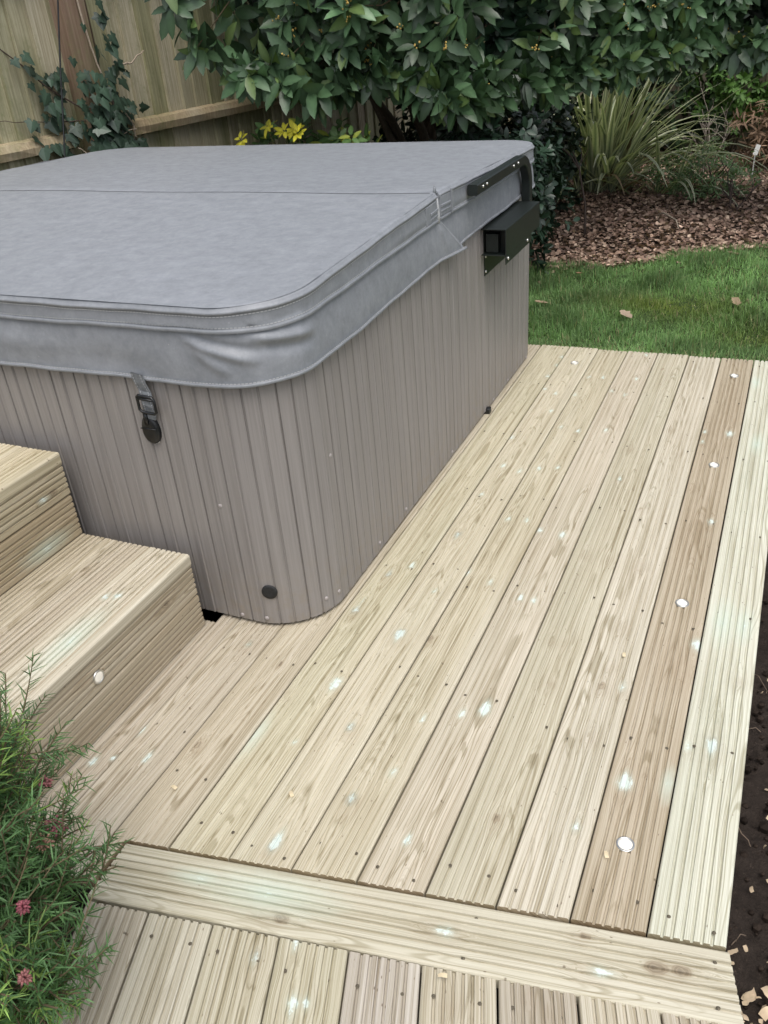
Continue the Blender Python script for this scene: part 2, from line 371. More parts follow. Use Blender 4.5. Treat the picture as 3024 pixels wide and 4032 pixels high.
# ------------------------------------------------------------------ decking boards
def section(w, t, gd):
    h = w/2; P = [(-h, -t), (-h, -.004), (-h+.0016, -.0012), (-h+.004, 0), (-h+.011, 0)]
    for k in range(6):
        c = -.03875 + .0155*k
        P += [(c-.0030, 0), (c-.0019, -gd), (c+.0019, -gd), (c+.0030, 0)]
        if k < 5: P.append((c+.00775, .0002))
    P += [(h-.011, 0), (h-.004, 0), (h-.0016, -.0012), (h, -.004), (h, -t)]
    return np.array(P)
BOARD_N = [0]
def board(name, parent, M, v0, v1, tone, spots=(), w=.1222, t=.028, gd=.0020, step=.014, label=None, heart=None, slope=None, parts=None):
    """grooved board: local x across, y along, z up; v0, v1 = end position as functions of x; spots = (x, y, type, size) in local metres"""
    BOARD_N[0] += 1; k = BOARD_N[0]; r = np.random.default_rng(100+k)
    P = section(w, t, gd)
    if parts is not None:   # duplicate a station for a notch in the end
        P = np.array(sorted(P.tolist()[1:-1] + [[parts-.0003, 0], [parts+.0003, 0]], key=lambda q: q[0])); P = np.vstack([[-w/2, -t], P, [w/2, -t]]); ic = int(np.argmax(P[:, 0] >= parts))
    u, z = P[:, 0], P[:, 1]; m = len(P)
    a0 = np.array([v0(x) for x in u]); a1 = np.array([v1(x) for x in u])
    n = max(8, int((a1.max()-a0.min())/step)); tt = np.linspace(0, 1, n)
    vv = a0[None] + (a1-a0)[None]*tt[:, None]; uu = np.broadcast_to(u, vv.shape)
    warp = .0016*np.sin(vv*2.1+k) ; zz = z[None] + .0007*np.sin(vv*3.3+k*1.7) + np.where(u == u, 0, 0)[None]
    V = np.stack([uu + .0006*np.sin(vv*1.9+k), vv, zz], -1).reshape(-1, 3)
    # fields for the grain shader
    g = uu + z[None] + .0035*np.sin(vv*1.7+k*2.0) + .002*np.sin(vv*5.3+k)
    kd = np.full(vv.shape, 3.0); sp = np.zeros(vv.shape); br = np.zeros(vv.shape); mi = np.zeros(vv.shape); kn = np.zeros(vv.shape)
    for (x, y, ty, s) in spots:
        du, dv = uu-x, vv-y
        if ty in 'rkbw':
            A = {'r': .020, 'k': .012, 'b': .010, 'w': .011}[ty]*s; L = {'r': .060, 'k': .04, 'b': .045, 'w': .035}[ty]*s
            g = g - A*np.sign(du+1e-6)*np.exp(-(dv/L)**2)*np.exp(-np.abs(du)/.020)*np.minimum(1, np.abs(du)/.004)
        ax, ay = (.0095, .014)
        d = np.sqrt((du/(ax*s))**2 + (dv/(ay*s))**2)
        if ty in 'rk':
            kd = np.minimum(kd, d); kn = np.maximum(kn, (d < 1.6)*(0.95 if ty == 'k' else .75))
        if ty in 'wr':
            tl = r.uniform(.015, .027)*s; sgn = 1 if r.random() < .6 else -1
            dl = np.where(dv*sgn > 0, dv/tl, dv/(.012*s)); wd = .0098*s*(1+.0*dv) * np.clip(1-np.where(dv*sgn > 0, dv*sgn/(tl*2.2), 0), .25, 1)
            sp = np.maximum(sp, (1.0 if s > 1.35 else .84 if ty == 'w' else .72)*np.exp(-(dl**2) - (du/wd)**2))
        if ty == 'm':
            mi = np.maximum(mi, np.exp(-(du/(.022*s))**2 - (dv/(.07*s))**2)); sp = np.maximum(sp, .55*np.exp(-(du/(.009*s))**2 - (dv/(.014*s))**2))
        if ty in 'bkr' or (ty == 'w' and s > .95 and x*1000 % 3 < 1.6):
            br = np.maximum(br, {'b': .7, 'k': .8, 'r': .75, 'w': .6}[ty]*np.exp(-((du-.004)/(.018*s))**2 - ((dv+.012*s)/(.028*s))**2))
        if ty == 'B': br = np.maximum(br, .75*np.exp(-(dv/(.30*s))**2)*(.6+.4*np.cos(du*38)))
        if ty == 'd': kd = np.minimum(kd, d*.8); kn = np.maximum(kn, (d < 1.6)*1.0); br = np.maximum(br, .8*np.exp(-(d/1.2)**2))
    seed = (k*1.37) % 17.0
    base = (np.arange(n-1)[:, None]*m + np.arange(m-1)[None]).ravel()
    F = [np.stack([base, base+1, base+m+1, base+m], 1)]
    nv = n*m; caps = []
    V2 = V.reshape(n, m, 3)
    capf = np.arange(m)[None]; capb = (np.arange(m)[::-1] + (n-1)*m)[None]
    # separate cap vertices so the cut ends stay flat shaded
    Vall = np.concatenate([V, V2[0], V2[-1]]); F += ([] if parts is not None else [(np.arange(m) + nv)[None], (np.arange(m)[::-1] + nv + m)[None]])
    if parts is not None:
        Vall = np.concatenate([Vall, V2[0, ic-1:ic] - [0, 0, t], V2[0, ic:ic+1] - [0, 0, t]]); q = len(Vall)-2
        F += [np.array([list(range(nv, nv+ic)) + [q]]), np.array([list(range(nv+ic, nv+m)) + [q+1]]), np.array([[nv+ic-1, nv+ic, q+1, q]])]
    def ext(a): a = np.asarray(a, float); return np.concatenate([a.ravel(), a[0], a[-1]] + ([a[0][ic-1:ic+1]] if parts is not None else []))
    at = dict(g=ext(g), v=ext(vv)+k*3.7, seed=np.full(len(Vall), seed), kd=ext(kd), kn=ext(kn), spot=ext(sp), brown=ext(br), mint=ext(mi),
              heart=np.full(len(Vall), heart if heart is not None else r.uniform(-.05, .05)), slope=np.full(len(Vall), slope if slope is not None else r.uniform(.5, 1.3)))
    tn = np.tile(np.asarray(tone, float), (len(Vall), 1)); tn[nv:] *= np.array([.62, .54, .44])
    me = npmesh(name, Vall, F, False, tn, at)
    # smooth only the long faces
    o = link(name, me, WOOD, None, label)
    o.parent = parent; base_loc = parent.location
    o.location = Vector(M.translation) - base_loc; o.rotation_euler = M.to_euler()
    return o

deck = thing('timber_deck', (-.4, 2.2, -.03), 'grooved pale treated softwood deck wrapping round the grey hot tub and bending towards the viewer', 'deck')
CA = (-1.0064, .7644); CB = (.0864, .9452)             # far edge of the crossing board
cs = (CB[1]-CA[1])/(CB[0]-CA[0]); crossy = lambda x: CA[1] + cs*(x-CA[0]) + .0025
SP = [(-.10, 3.12, 'B', 1.2), (-.075, 1.60, 'B', .3), (-.10, 2.2, 'B', .5), (-0.803, 3.234, 'w',1), (-0.799, 3.454, 'w',1), (-0.797, 3.365, 'w',1), (-0.779, 3.105, 'w',1), (-0.729, 3.07, 'w',1), (-0.653, 3.077, 'w',1), (-0.64, 3.266, 'w',1), (-0.585, 3.271, 'w',1), (-0.706, 2.909, 'w',1), (-0.637, 2.786, 'w',1), (-0.571, 2.764, 'w',1), (-0.784, 2.656, 'w',1), (-0.48, 2.803, 'w',1), (-0.525, 3.147, 'w',1), (-0.47, 3.128, 'w',1), (-0.456, 3.289, 'w',1), (-0.459, 3.56, 'w',1), (-0.632, 2.464, 'w',1), (-0.575, 2.485, 'w',1), (-0.688, 2.424, 'w',1), (-0.761, 2.244, 'w',1), (-0.751, 2.449, 'w',1), (-0.368, 2.465, 'w',1), (-0.375, 2.682, 'b',1), (-0.266, 2.868, 'b',1), (-0.153, 2.865, 'w',1), (-0.072, 2.881, 'w', 1.5), (-0.152, 2.786, 'w',1), (0.017, 2.822, 'm', 1.2), (-0.019, 3.354, 'm',1), (-0.219, 2.688, 'b', 0.8), (-0.148, 2.465, 'b', 0.8), (-0.372, 3.412, 'd', 0.6), (-0.277, 2.31, 'b',1), (-0.754, 2.003, 'r', 1.2), (-0.638, 2.125, 'w',1), (-0.584, 2.135, 'w',1), (-0.531, 2.09, 'w', 1.2), (-0.464, 2.09, 'w', 1.2), (-0.823, 1.806, 'w',1), (-0.87, 1.75, 'r',1), (-0.665, 1.831, 'w',1), (-0.591, 1.8, 'w',1), (-0.72, 1.715, 'w', 0.7), (-0.495, 1.758, 'w',1), (-0.459, 1.756, 'w',1), (-0.66, 1.529, 'k',1), (-0.739, 1.522, 'r', 1.5), (-0.382, 2.008, 'b',1), (-0.314, 2.005, 'b',1), (-0.072, 2.28, 'w', 1.2), (-0.227, 2.003, 'b', 1.2), (-0.231, 1.718, 'b',1), (-0.375, 1.614, 'b', 0.7), (-0.35, 1.618, 'b', 0.7), (-0.34, 1.47, 'b',1), (-0.23, 1.495, 'k',1), (-0.185, 1.503, 'w',1), (-0.456, 1.335, 'w', 1.5), (-0.5, 1.308, 'w',1), (-0.576, 1.263, 'w', 0.8), (0.001, 1.813, 'm', 1.5), (0.049, 1.815, 'm', 1.2), (-0.046, 1.71, 'w', 1.7), (-0.222, 1.336, 'b',1), (-0.226, 1.567, 'b', 0.7), (0.053, 1.616, 'b',1), (0.018, 1.397, 'r', 1.5), (-0.027, 1.371, 'w',1), (-0.131, 1.235, 'w', 1.8), (-0.051, 1.258, 'm', 0.8), (-0.345, 1.065, 'k', 0.9), (-0.487, 0.956, 'w', 0.9), (-0.578, 1.1, 'w',1), (-0.198, 1.096, 'w',1), (-0.63, 1.009, 'r', 1.3), (-0.724, 0.86, 'r', 1.4), (-1.168, 1.014, 'w', 1.3), (-1.1, 0.955, 'w',1), (-1.21, 0.906, 'w', 1.2), (-1.174, 0.932, 'w', 0.6), (-1.016, 1.027, 'k', 0.9), (-0.912, 1.097, 'm', 1.1), (-0.813, 1.308, 'w', 1.5), (-0.91, 1.246, 'b',1), (-0.718, 1.187, 'r', 1.1), (-0.816, 1.109, 'w', 0.6), (-0.889, 1.573, 'r', 1.2), (-0.888, 1.621, 'w', 0.6), (-0.973, 1.323, 'k', 0.7), (-1.09, 1.363, 'r',1)]
PITCH = .1255
tones = [(.57, .53, .40), (.59, .545, .425), (.56, .515, .395), (.58, .53, .43), (.545, .51, .40), (.60, .56, .46), (.475, .413, .312), (.64, .645, .54)]
left_tones = [(.53, .475, .37), (.52, .47, .38), (.49, .44, .36)]
XB = [-.918 + PITCH*k for k in range(8)]
BOARDS = []
for k, x0 in enumerate(XB):
    xc = x0 + .06 + .00275; ye = 3.583 + .004*math.sin(k*2.2)
    mine = [(x-xc, y, t, s) for x, y, t, s in SP if x0 <= x < x0+PITCH]
    lab = {6: 'brown stained board with four round lights', 7: 'pale greenish board along the outer edge'}.get(k)
    o = board('deck_board', deck, Matrix.Translation((xc, 0, 0)), lambda u, xc=xc: crossy(xc+u), lambda u, ye=ye: ye, tones[k], mine, label=lab,
              heart=[.01, .0, -.02, .015, .03, -.03, .0, .06][k], slope=[.6, 1.0, 1.2, .8, .9, 1.1, 1.3, .5][k], gd=[.0028, .0028, .0032, .0034, .0040, .0044, .0046, .0050][k])
    BOARDS.append((o, xc))
for k in range(3):
    x0 = -1.043 - .125*k; xc = x0 + .06 + .0025
    mine = [(x-xc, y, t, s) for x, y, t, s in SP if x0 <= x < x0+.125]
    if k == 0:
        f0 = lambda u: (.668 if u < -1.0095+.9805 else crossy(-.9805+u))
        o = board('deck_board', deck, Matrix.Translation((xc, 0, 0)), f0, lambda u: 3.575, left_tones[k], mine, parts=-1.0095+.9805, gd=.0024, heart=.02, slope=1.2)
    else:
        o = board('deck_board', deck, Matrix.Translation((xc, 0, 0)), lambda u, k=k: .668 - .004*k, (lambda u: 2.0) if k == 1 else (lambda u, xc=xc: 1.412 if u < -1.222-xc else 2.0), left_tones[k], mine, gd=.0032, parts=None if k == 1 else -1.222-xc)
    BOARDS.append((o, xc))
# crossing board and the boards of the turned section
cdir = math.atan2(CB[1]-CA[1], CB[0]-CA[0])
cn = np.array([math.sin(cdir), -math.cos(cdir)])        # towards the viewer
cc = (np.array(CA)+np.array(CB))/2 + cn*.0625
Mc = Matrix.Translation((*cc, -.004)) @ Matrix.Rotation(cdir - math.pi/2, 4, 'Z')
Mci = Mc.inverted()
loc = lambda L, Mi: [(*(Mi @ Vector((x, y, 0))).xy, t, s) for x, y, t, s in L]
def end_on_line(Mi, p, q):
    a, b_ = (Mi @ Vector((*p, 0))).xy, (Mi @ Vector((*q, 0))).xy
    return lambda u: a[1] + (b_[1]-a[1])*(u-a[0])/(b_[0]-a[0])
e_left = end_on_line(Mci, (-1.0045, .7644), (-1.0005, .6417)); e_right = end_on_line(Mci, (.0885, .9452), (.1205, .8295))
CBSP = [(-0.636, 0.731, 'k', 1.2), (-0.687, 0.765, 'm', 2.2), (-0.818, 0.749, 'm',1), (-0.357, 0.811, 'w', 1.3), (-0.017, 0.873, 'd', 1.2), (0.022, 0.883, 'k', 1.3), (-0.1, 0.835, 'w', 1.2), (-0.134, 0.888, 'k', 0.8)]; LBSP = [(-0.591, 0.701, 'w',1), (-0.546, 0.611, 'w', 1.2), (-0.524, 0.613, 'w', 0.8), (-0.646, 0.656, 'r',1), (-0.314, 0.701, 'b', 1.2), (-0.165, 0.747, 'b',1), (-0.199, 0.761, 'b',1)]
pa, pb = e_left(0), e_right(0)
lo_, hi_ = (e_left, e_right) if pa < pb else (e_right, e_left)
crossb = board('deck_board', deck, Mc, lo_, hi_, (.58, .55, .44), loc(CBSP, Mci), gd=.0050, label='single board laid crosswise at the bend', heart=.05, slope=.5)
ya = R_(18); ldir = np.array([-math.sin(ya), math.cos(ya)]); lper = np.array([math.cos(ya), math.sin(ya)])
E0 = np.array([-.9968, .6352])                          # left end of the joint below the crossing board
e1 = np.array([.1195, .8295]); ed = (e1-E0)/np.linalg.norm(e1-E0)
lt = [(.46, .42, .335), (.56, .53, .43), (.53, .50, .39), (.50, .47, .355), (.48, .44, .38), (.51, .47, .37), (.43, .385, .31), (.54, .50, .40), (.47, .425, .34), (.52, .48, .38)]
P_L = .1253
for k in range(10):
    c = E0 + lper*(P_L*k + .0625 - .001)
    Ml = Matrix.Translation((*c, -.006)) @ Matrix.Rotation(ya, 4, 'Z'); Mi = Ml.inverted()
    top = end_on_line(Mi, E0 + np.array([0, -.001]), e1 + np.array([0, -.001]))
    mine = [q for q in loc(LBSP, Mi) if abs(q[0]) < .062]
    cut = (lambda u, top=top: top(u))
    o = board('deck_board', deck, Ml, lambda u: -.95, cut, lt[k], mine, gd=.0052, heart=.01*(k % 3), slope=.7)
    BOARDS.append((o, None))
# screws: pairs on every joist line, on the boards that carry them
scm = MB(); scm.disc((0, 0, -.0010), (0, 0, 1), .0035, .0009, 8, dome=.0003); screw_me = scm.mesh('screw')
def screw(parent, x, y, z=0.0):
    o = bpy.data.objects.new('screw', screw_me); SC.collection.objects.link(o); o.parent = parent; o.location = (x, y, z)
    if not screw_me.materials: screw_me.materials.append(SCREW)
for i, (o, xc) in enumerate(BOARDS[:8]):
    for yy in (crossy(xc)+.045, 1.36+.04*math.sin(i), 1.80+.03*math.sin(i*2), 2.25, 2.70, 3.15, 3.54):
        for s in (-.036, .037): screw(o, s + .003*math.sin(i*7+yy*9), yy + .02*math.sin(i*3+yy*5+s*90))
for i, (o, xc) in enumerate(BOARDS[8:10]):
    for yy in (.95+.1*i, 1.33):
        for s in (-.036, .037): screw(o, s, yy)
for i, (o, _) in enumerate(BOARDS[11:]):
    c = E0 + lper*(P_L*i + .0625); top = (c[0]*0)
    Mi = (Matrix.Translation((*c, 0)) @ Matrix.Rotation(ya, 4, 'Z')).inverted()
    t0 = end_on_line(Mi, E0, e1)
    for s in (-.04, .034): screw(o, s, t0(s) - .05 + .008*math.sin(i*5+s*80))
for s, e in ((-.036, -.03), (.038, -.03), (-.036, -.42), (.038, -.43), (-.03, -.8), (.03, -.8)): screw(crossb, s, max(pa, pb)+e)
# frame under the boards, seen as the dark edge
fr = MB()
for y in (1.36, 1.8, 2.25, 2.7, 3.15, 3.55): fr.box((-1.28 if y < 1.6 else -.93, y-.022, -.17), (.066, y+.022, -.0285))
fr.box((.045, .96, -.17), (.0659, 3.55, -.0287)); fr.box((-1.1, .70, -.17), (-1.06, 1.9, -.0286))
Mr = Matrix.Rotation(cdir, 4, 'Z')
fr.box((0, -.1, -.17), (1.08, -.055, -.037), M=Matrix.Translation((CA[0], CA[1], 0)) @ Mr)
fr.box((.0, -.5, -.17), (.9, -.45, -.0365), M=Matrix.Translation((CA[0]+.1, CA[1], 0)) @ Mr)
Ml0 = Matrix.Translation((*E0, 0)) @ Matrix.Rotation(ya, 4, 'Z'); fr.box((.025, -1.5, -.17), (.065, -.02, -.0355), M=Ml0); fr.box((1.10, -1.5, -.17), (1.14, -.2, -.0355), M=Ml0)
fr.build('joist_frame', DARKWOOD, deck, smooth=False)

# ------------------------------------------------------------------ steps up to the tub
steps = thing('timber_steps', (-1.6, 1.0, 0), 'two grooved treated timber steps boxed in against the front of the hot tub', 'steps')
YE, Y0 = 1.391, .62
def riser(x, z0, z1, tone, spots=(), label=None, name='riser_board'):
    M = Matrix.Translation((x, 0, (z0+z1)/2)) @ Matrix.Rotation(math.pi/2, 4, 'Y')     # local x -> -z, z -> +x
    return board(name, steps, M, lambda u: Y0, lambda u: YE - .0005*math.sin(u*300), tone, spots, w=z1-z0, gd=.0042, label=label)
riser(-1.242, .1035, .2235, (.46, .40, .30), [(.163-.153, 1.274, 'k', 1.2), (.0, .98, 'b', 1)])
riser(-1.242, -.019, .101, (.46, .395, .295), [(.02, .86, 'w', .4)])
tt_ = [(.48, .43, .33), (.53, .475, .38), (.62, .575, .47)]
for k, x0 in enumerate((-1.2405-.365, -1.2405-.2425, -1.2405-.12)):
    sp = [[], [(-1.458+1.423, 1.259, 'k', 1.0)], [(-1.331+1.3005, 1.18, 'w', 1.1), (-1.304+1.3005, 1.193, 'w', 1.2), (-1.298+1.3005, 1.02, 'm', 2.0)]][k]
    board('tread_board', steps, Matrix.Translation((x0+.06, 0, .225)), lambda u: Y0, lambda u: YE, tt_[k], sp, gd=.0042)
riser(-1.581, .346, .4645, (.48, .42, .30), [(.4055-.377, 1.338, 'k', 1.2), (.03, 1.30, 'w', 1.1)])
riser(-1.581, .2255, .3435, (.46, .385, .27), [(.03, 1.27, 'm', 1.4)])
for k in range(4):
    board('tread_board', steps, Matrix.Translation((-1.580-.06-.1225*k, 0, .4665)), lambda u: Y0, lambda u: YE, [(.58, .52, .38), (.60, .54, .40), (.56, .5, .37), (.56, .5, .37)][k], gd=.0024)
fs = MB(); fs.box((-2.05, Y0+.03, -.02), (-1.272, YE-.05, .1955)); fs.box((-2.05, Y0+.03, .1965), (-1.612, YE-.05, .437)); fs.build('step_frame', DARKWOOD, steps, smooth=False)

# ------------------------------------------------------------------ recessed lights
def lens_material():
    m, nt, bs, _, _ = newmat('light_lens'); bs.inputs['Base Color'].default_value = (.66, .64, .58, 1); bs.inputs['Roughness'].default_value = .3
    bs.inputs['Emission Color'].default_value = (1, .9, .74, 1); bs.inputs['Emission Strength'].default_value = .16; return m
LENS = lens_material()
rim = MB(); n = 28; a = np.arange(n)*2*np.pi/n; C = np.c_[np.cos(a), np.sin(a), 0*a]
prof = [(.0168, -.004), (.0168, .0014), (.0160, .0022), (.0136, .0022), (.0132, .0006)]
V = np.concatenate([C*r + [0, 0, z] for r, z in prof]); rim.add(V, [[i*n+j, i*n+(j+1) % n, (i+1)*n+(j+1) % n, (i+1)*n+j] for i in range(4) for j in range(n)])
rim_me = rim.mesh('rim'); ln = MB(); ln.disc((0, 0, -.003), (0, 0, 1), .01325, .0044, 28, dome=.0009); lens_me = ln.mesh('lens')
def deck_light(loc, rot, label):
    t = thing('deck_light', loc, label, 'deck light', 'round recessed deck lights', local=True); t.rotation_euler = rot
    link('rim', rim_me, STEEL, t); link('lens', lens_me, LENS, t)
deck_light((-.104, 1.0885, 0), (0, 0, 0), 'round white light in the brown board, nearest the crosswise board')
deck_light((-.101, 1.859, 0), (0, 0, 0), 'round white light in the brown board, second from the crosswise board')
deck_light((-.100, 2.630, 0), (0, 0, 0), 'round white light in the brown board, third from the crosswise board')
deck_light((-.100, 3.400, 0), (0, 0, 0), 'round white light in the brown board close to the lawn')
deck_light((-.729, 3.401, 0), (0, 0, 0), 'round light by the rear corner of the hot tub, in a straw coloured board')
deck_light((-1.2415, 1.017, .141), (0, math.pi/2, 0), 'glowing round light set in the upright face of the lower step')

# ------------------------------------------------------------------ hot tub
TX0, TX1, TY0, TY1, TR = -3.055, -.935, 1.44, 3.56, .17
def rr_path(x0, x1, y0, y1, Rr):
    """counter-clockwise rounded rectangle from the middle of the back side: returns f(s) -> (pos, outward normal), length"""
    segs = []
    xm = x0 + .4*(x1-x0)
    def line(p, q, nn): segs.append(('l', np.array(p, float), np.array(q, float), np.array(nn, float), math.dist(p, q)))
    def arc(c, a0): segs.append(('a', np.array(c, float), a0, None, Rr*math.pi/2))
    line((xm, y1), (x0+Rr, y1), (0, 1)); arc((x0+Rr, y1-Rr), 90); line((x0, y1-Rr), (x0, y0+Rr), (-1, 0)); arc((x0+Rr, y0+Rr), 180)
    line((x0+Rr, y0), (x1-Rr, y0), (0, -1)); arc((x1-Rr, y0+Rr), 270); line((x1, y0+Rr), (x1, y1-Rr), (1, 0)); arc((x1-Rr, y1-Rr), 0); line((x1-Rr, y1), (xm, y1), (0, 1))
    cum = np.cumsum([0]+[s[4] for s in segs])
    def f(s):
        s = s % cum[-1]; i = min(len(segs)-1, max(0, int(np.searchsorted(cum, s, 'right'))-1)); q = segs[i]; t = (s-cum[i])/q[4]
        if q[0] == 'l': return q[1] + (q[2]-q[1])*t, q[3]
        an = math.radians(q[2] + 90*t); nn = np.array([math.cos(an), math.sin(an)]); return q[1] + Rr*nn, nn
    return f, cum
tub = thing('hot_tub', (-2.0, 2.5, 0), 'large square hot tub with grooved taupe plastic cladding and rounded corners', 'hot tub')
fp, cum = rr_path(TX0, TX1, TY0, TY1, TR); LEN = cum[-1]; PL = LEN/round(LEN/.0775); PH = (cum[6] + 1.637 - TY0 - TR - .0026) % PL
brk = [(0, 0, .6), (.0012, -.0052, 1), (.0040, -.0052, 1), (.0054, 0, .5), (.012, .0, .05), (.031, .0004, .0), (.0335, .0020, 0), (.0365, .0020, .1), (.0390, -.0034, .9), (.0415, -.0034, .8), (.0432, 0, .4), (.049, 0, .05), (.071, 0, .2)]
S, OFF, PK = [], [], []
for k in range(round(LEN/PL)):
    jit = .0015*math.sin(k*4.7)
    for t, o, q in brk: S.append(k*PL+t+jit+PH); OFF.append(o); PK.append(q)
pos = np.array([np.concatenate(fp(s)) for s in S]); OFF = np.array(OFF); _d = np.repeat(np.random.default_rng(5).uniform(.45, 1.0, round(LEN/PL)), len(brk)); OFF = OFF*_d; PK = list(np.array(PK)*(.5+.5*_d)); xy = pos[:, :2] + pos[:, 2:]*OFF[:, None]
zs = [.0105, .03, .2, .5, .80]; m = len(S)
V = np.concatenate([np.c_[xy + pos[:, 2:]*(.004*math.sin(z*4)*.4), np.full(m, z)] for z in zs])
# lower rim turned in
V = np.concatenate([np.c_[xy - pos[:, 2:]*.012, np.full(m, .0100)], V]); rows = len(zs)+1
F = [[i*m+j, i*m+(j+1) % m, (i+1)*m+(j+1) % m, (i+1)*m+j] for i in range(rows-1) for j in range(m)]
me = npmesh('cabinet', V, F, True, None, dict(groove_dark=np.tile(PK, rows))); me.set_sharp_from_angle(angle=R_(28)); link('cabinet', me, CAB, tub)
bm_ = MB(); bm_.box((TX0+.09, TY0+.09, -.02), (TX1-.09, TY1-.09, .79)); bm_.build('base', simple('dark_base', (.012, .012, .012), .8), tub, smooth=False)
sw = MB()
def front_pt(x, z):      # on the front face or its rounded corner
    if x <= TX1-TR: return np.array([x, TY0, z]), np.array([0, -1, 0.])
    c = (x-(TX1-TR))/TR; ang = math.asin(min(1, c)); return np.array([x, TY0+TR-TR*math.cos(ang), z]), np.array([math.sin(ang), -math.cos(ang), 0])
hm = MB(); hm.disc((0, 0, 0), (0, 0, 1), .0058, .0012, 12, dome=.0022); tubscrew = hm.mesh('screw'); tubscrew.materials.append(simple('painted_screw', (.34, .31, .30), .4, .5))
def tscrew(p, nn):
    o = bpy.data.objects.new('screw', tubscrew); SC.collection.objects.link(o); o.parent = tub; o.location = Vector(p) - tub.location + Vector(nn)*.0004
    o.rotation_euler = Vector(nn).to_track_quat('Z', 'Y').to_euler()
for x, z in ((-1.152, .354), (-1.152, .022), (-1.078, .027), (-1.9, .35)): tscrew(*front_pt(x, z))
for y, z in ((1.538, .051), (1.583, .045), (1.843, .035), (2.041, .034), (2.455, .024), (2.924, .016), (3.116, .019), (3.385, .014), (3.375, .375), (1.62, .43)):
    if y < TY0+TR: an = math.acos((TY0+TR-y)/TR); tscrew((TX1-TR+TR*math.sin(an), y, z), (math.sin(an), -math.cos(an), 0))
    else: tscrew((TX1, y, z), (1, 0, 0))
cap = MB(); p_, n_ = front_pt(-1.058, .113); cap.disc(p_ + n_*.0005, n_, .0205, .0034, 32, dome=.0006); cap.build('vent_cap', simple('matt_black_cap', (.02, .021, .022), .6, .4, 0, 200, .5), tub)
tab = MB(); tab.box((TX1-.03, 2.825, -.001), (TX1+.016, 2.852, .021)); tab.build('retaining_clip', PLAST, tub, bevel=.003)
# steel brackets and arm of the cover lifter, screwed to the right side
br = MB(); X = TX1
bx0, bx1, by0, by1, bz0, bz1 = X+.003, X+.092, 2.795, 3.225, .602, .690
br.box((X+.001, 2.832, .521), (X+.0045, 3.20, .689))
br.box((bx0+.002, by0, bz1-.003), (bx1, by1, bz1)); br.box((bx1-.003, by0, bz0), (bx1, by1, bz1-.003))
br.box((bx0+.002, by0+.001, bz0), (bx1-.003, by1, bz0+.003)); br.box((bx0+.002, by1-.004, bz0+.003), (bx1-.003, by1, bz1-.003))
br.box((bx0+.002, by0+.055, bz0+.003), (bx1-.003, by0+.058, bz1-.003))
br.box((bx0+.012, by0+.02, bz0+.006), (bx0+.055, by0+.05, bz1-.02))
br.box((bx1-.003, by0, bz0-.028), (bx1-.0005, by0+.32, bz0-.0002))
br.build('lifter_bracket', BLACK, tub, smooth=False, bevel=.0012)
def bolt(nm, y, z, x=X+.0045, r=.0055): 
    q = MB(); q.disc((x, y, z), (1, 0, 0), r, .0025, 10, dome=.002); return q.build(nm, STEEL, tub)
for y, z in ((2.842, .588), (2.842, .536), (3.19, .56)): bolt('bolt', y, z)
for y, z in ((2.82, .590), (3.06, .590)): bolt('bolt', y, z, bx1-.0003)
ar = MB()
ang = np.linspace(0, np.pi/2, 12); ax = X+.036
path = [(ax, 2.628, .847), (ax, 2.8, .8465), (ax, 3.0, .846)] + [(ax, 3.145+.105*math.sin(t), .740+.105*math.cos(t)) for t in ang] + [(ax, 3.250, .70), (ax, 3.250, .64)]
sq = [(-1, -.82), (-.82, -1), (.82, -1), (1, -.82), (1, .82), (.82, 1), (-.82, 1), (-1, .82)]
ar.tube(path, .0165, sq=sq); o = ar.build('lifter_arm', BLACK, tub, smooth=True); o.data.set_sharp_from_angle(angle=R_(35))
for y in (2.682, 2.722, 3.02, 3.075): bolt('bolt', y, .849, ax+.0165, .0045)

# ------------------------------------------------------------------ folding cover
cover = thing('hot_tub_cover', (-2.0, 2.45, .8), 'mottled blue grey vinyl folding cover with skirt lying on the hot tub', 'cover')
LX0, LX1, LY0, LY1, LR = -3.075, -.922, 1.428, 3.572, .175
FY = 2.386
lf, lc = rr_path(LX0, LX1, LY0, LY1, LR)
def top_z(y): 
    t = np.where(y < FY, (y-LY0)/(FY-LY0), (LY1-y)/(LY1-FY)); t = np.clip(t, 0, 1); return .852 + .040*t
def half_width(y):
    y = np.asarray(y, float); d = np.maximum(np.maximum(LY0+LR-y, y-(LY1-LR)), 0); return LR - np.sqrt(np.maximum(LR*LR-d*d, 0))
def half_path(front):
    """points along the outer edge of one half, from the fold on one long side round to the other, with normals"""
    P = []
    s = 0
    N = 1400
    for i in range(N):
        p, nn = lf(lc[-1]*i/N)
        if (p[1] < FY-.004) if front else (p[1] > FY+.004): P.append((*p, *nn))
    P = np.array(P)
    if front: return P                                  # passes left side -> front -> right side
    k = int(np.argmax(np.linalg.norm(np.diff(P[:, :2], axis=0), axis=1))) + 1
    return np.concatenate([P[k:], P[:k]])
def resample(P, ds):
    d = np.r_[0, np.cumsum(np.linalg.norm(np.diff(P[:, :2], axis=0), axis=1))]; n = int(d[-1]/ds); t = np.linspace(0, d[-1], n)
    return np.c_[[np.interp(t, d, P[:, k]) for k in range(4)]].T, t
def rim_bottom(P): return .7945 + .014*np.exp(-((P[:, 1]-FY)/.5)**2)*(np.abs(P[:, 2]) > .5)
def wavy(t, k=0): return .0016*np.sin(t*9+k) + .0011*np.sin(t*21+k*2) + .0007*np.sin(t*47+k)
stitch = MB()
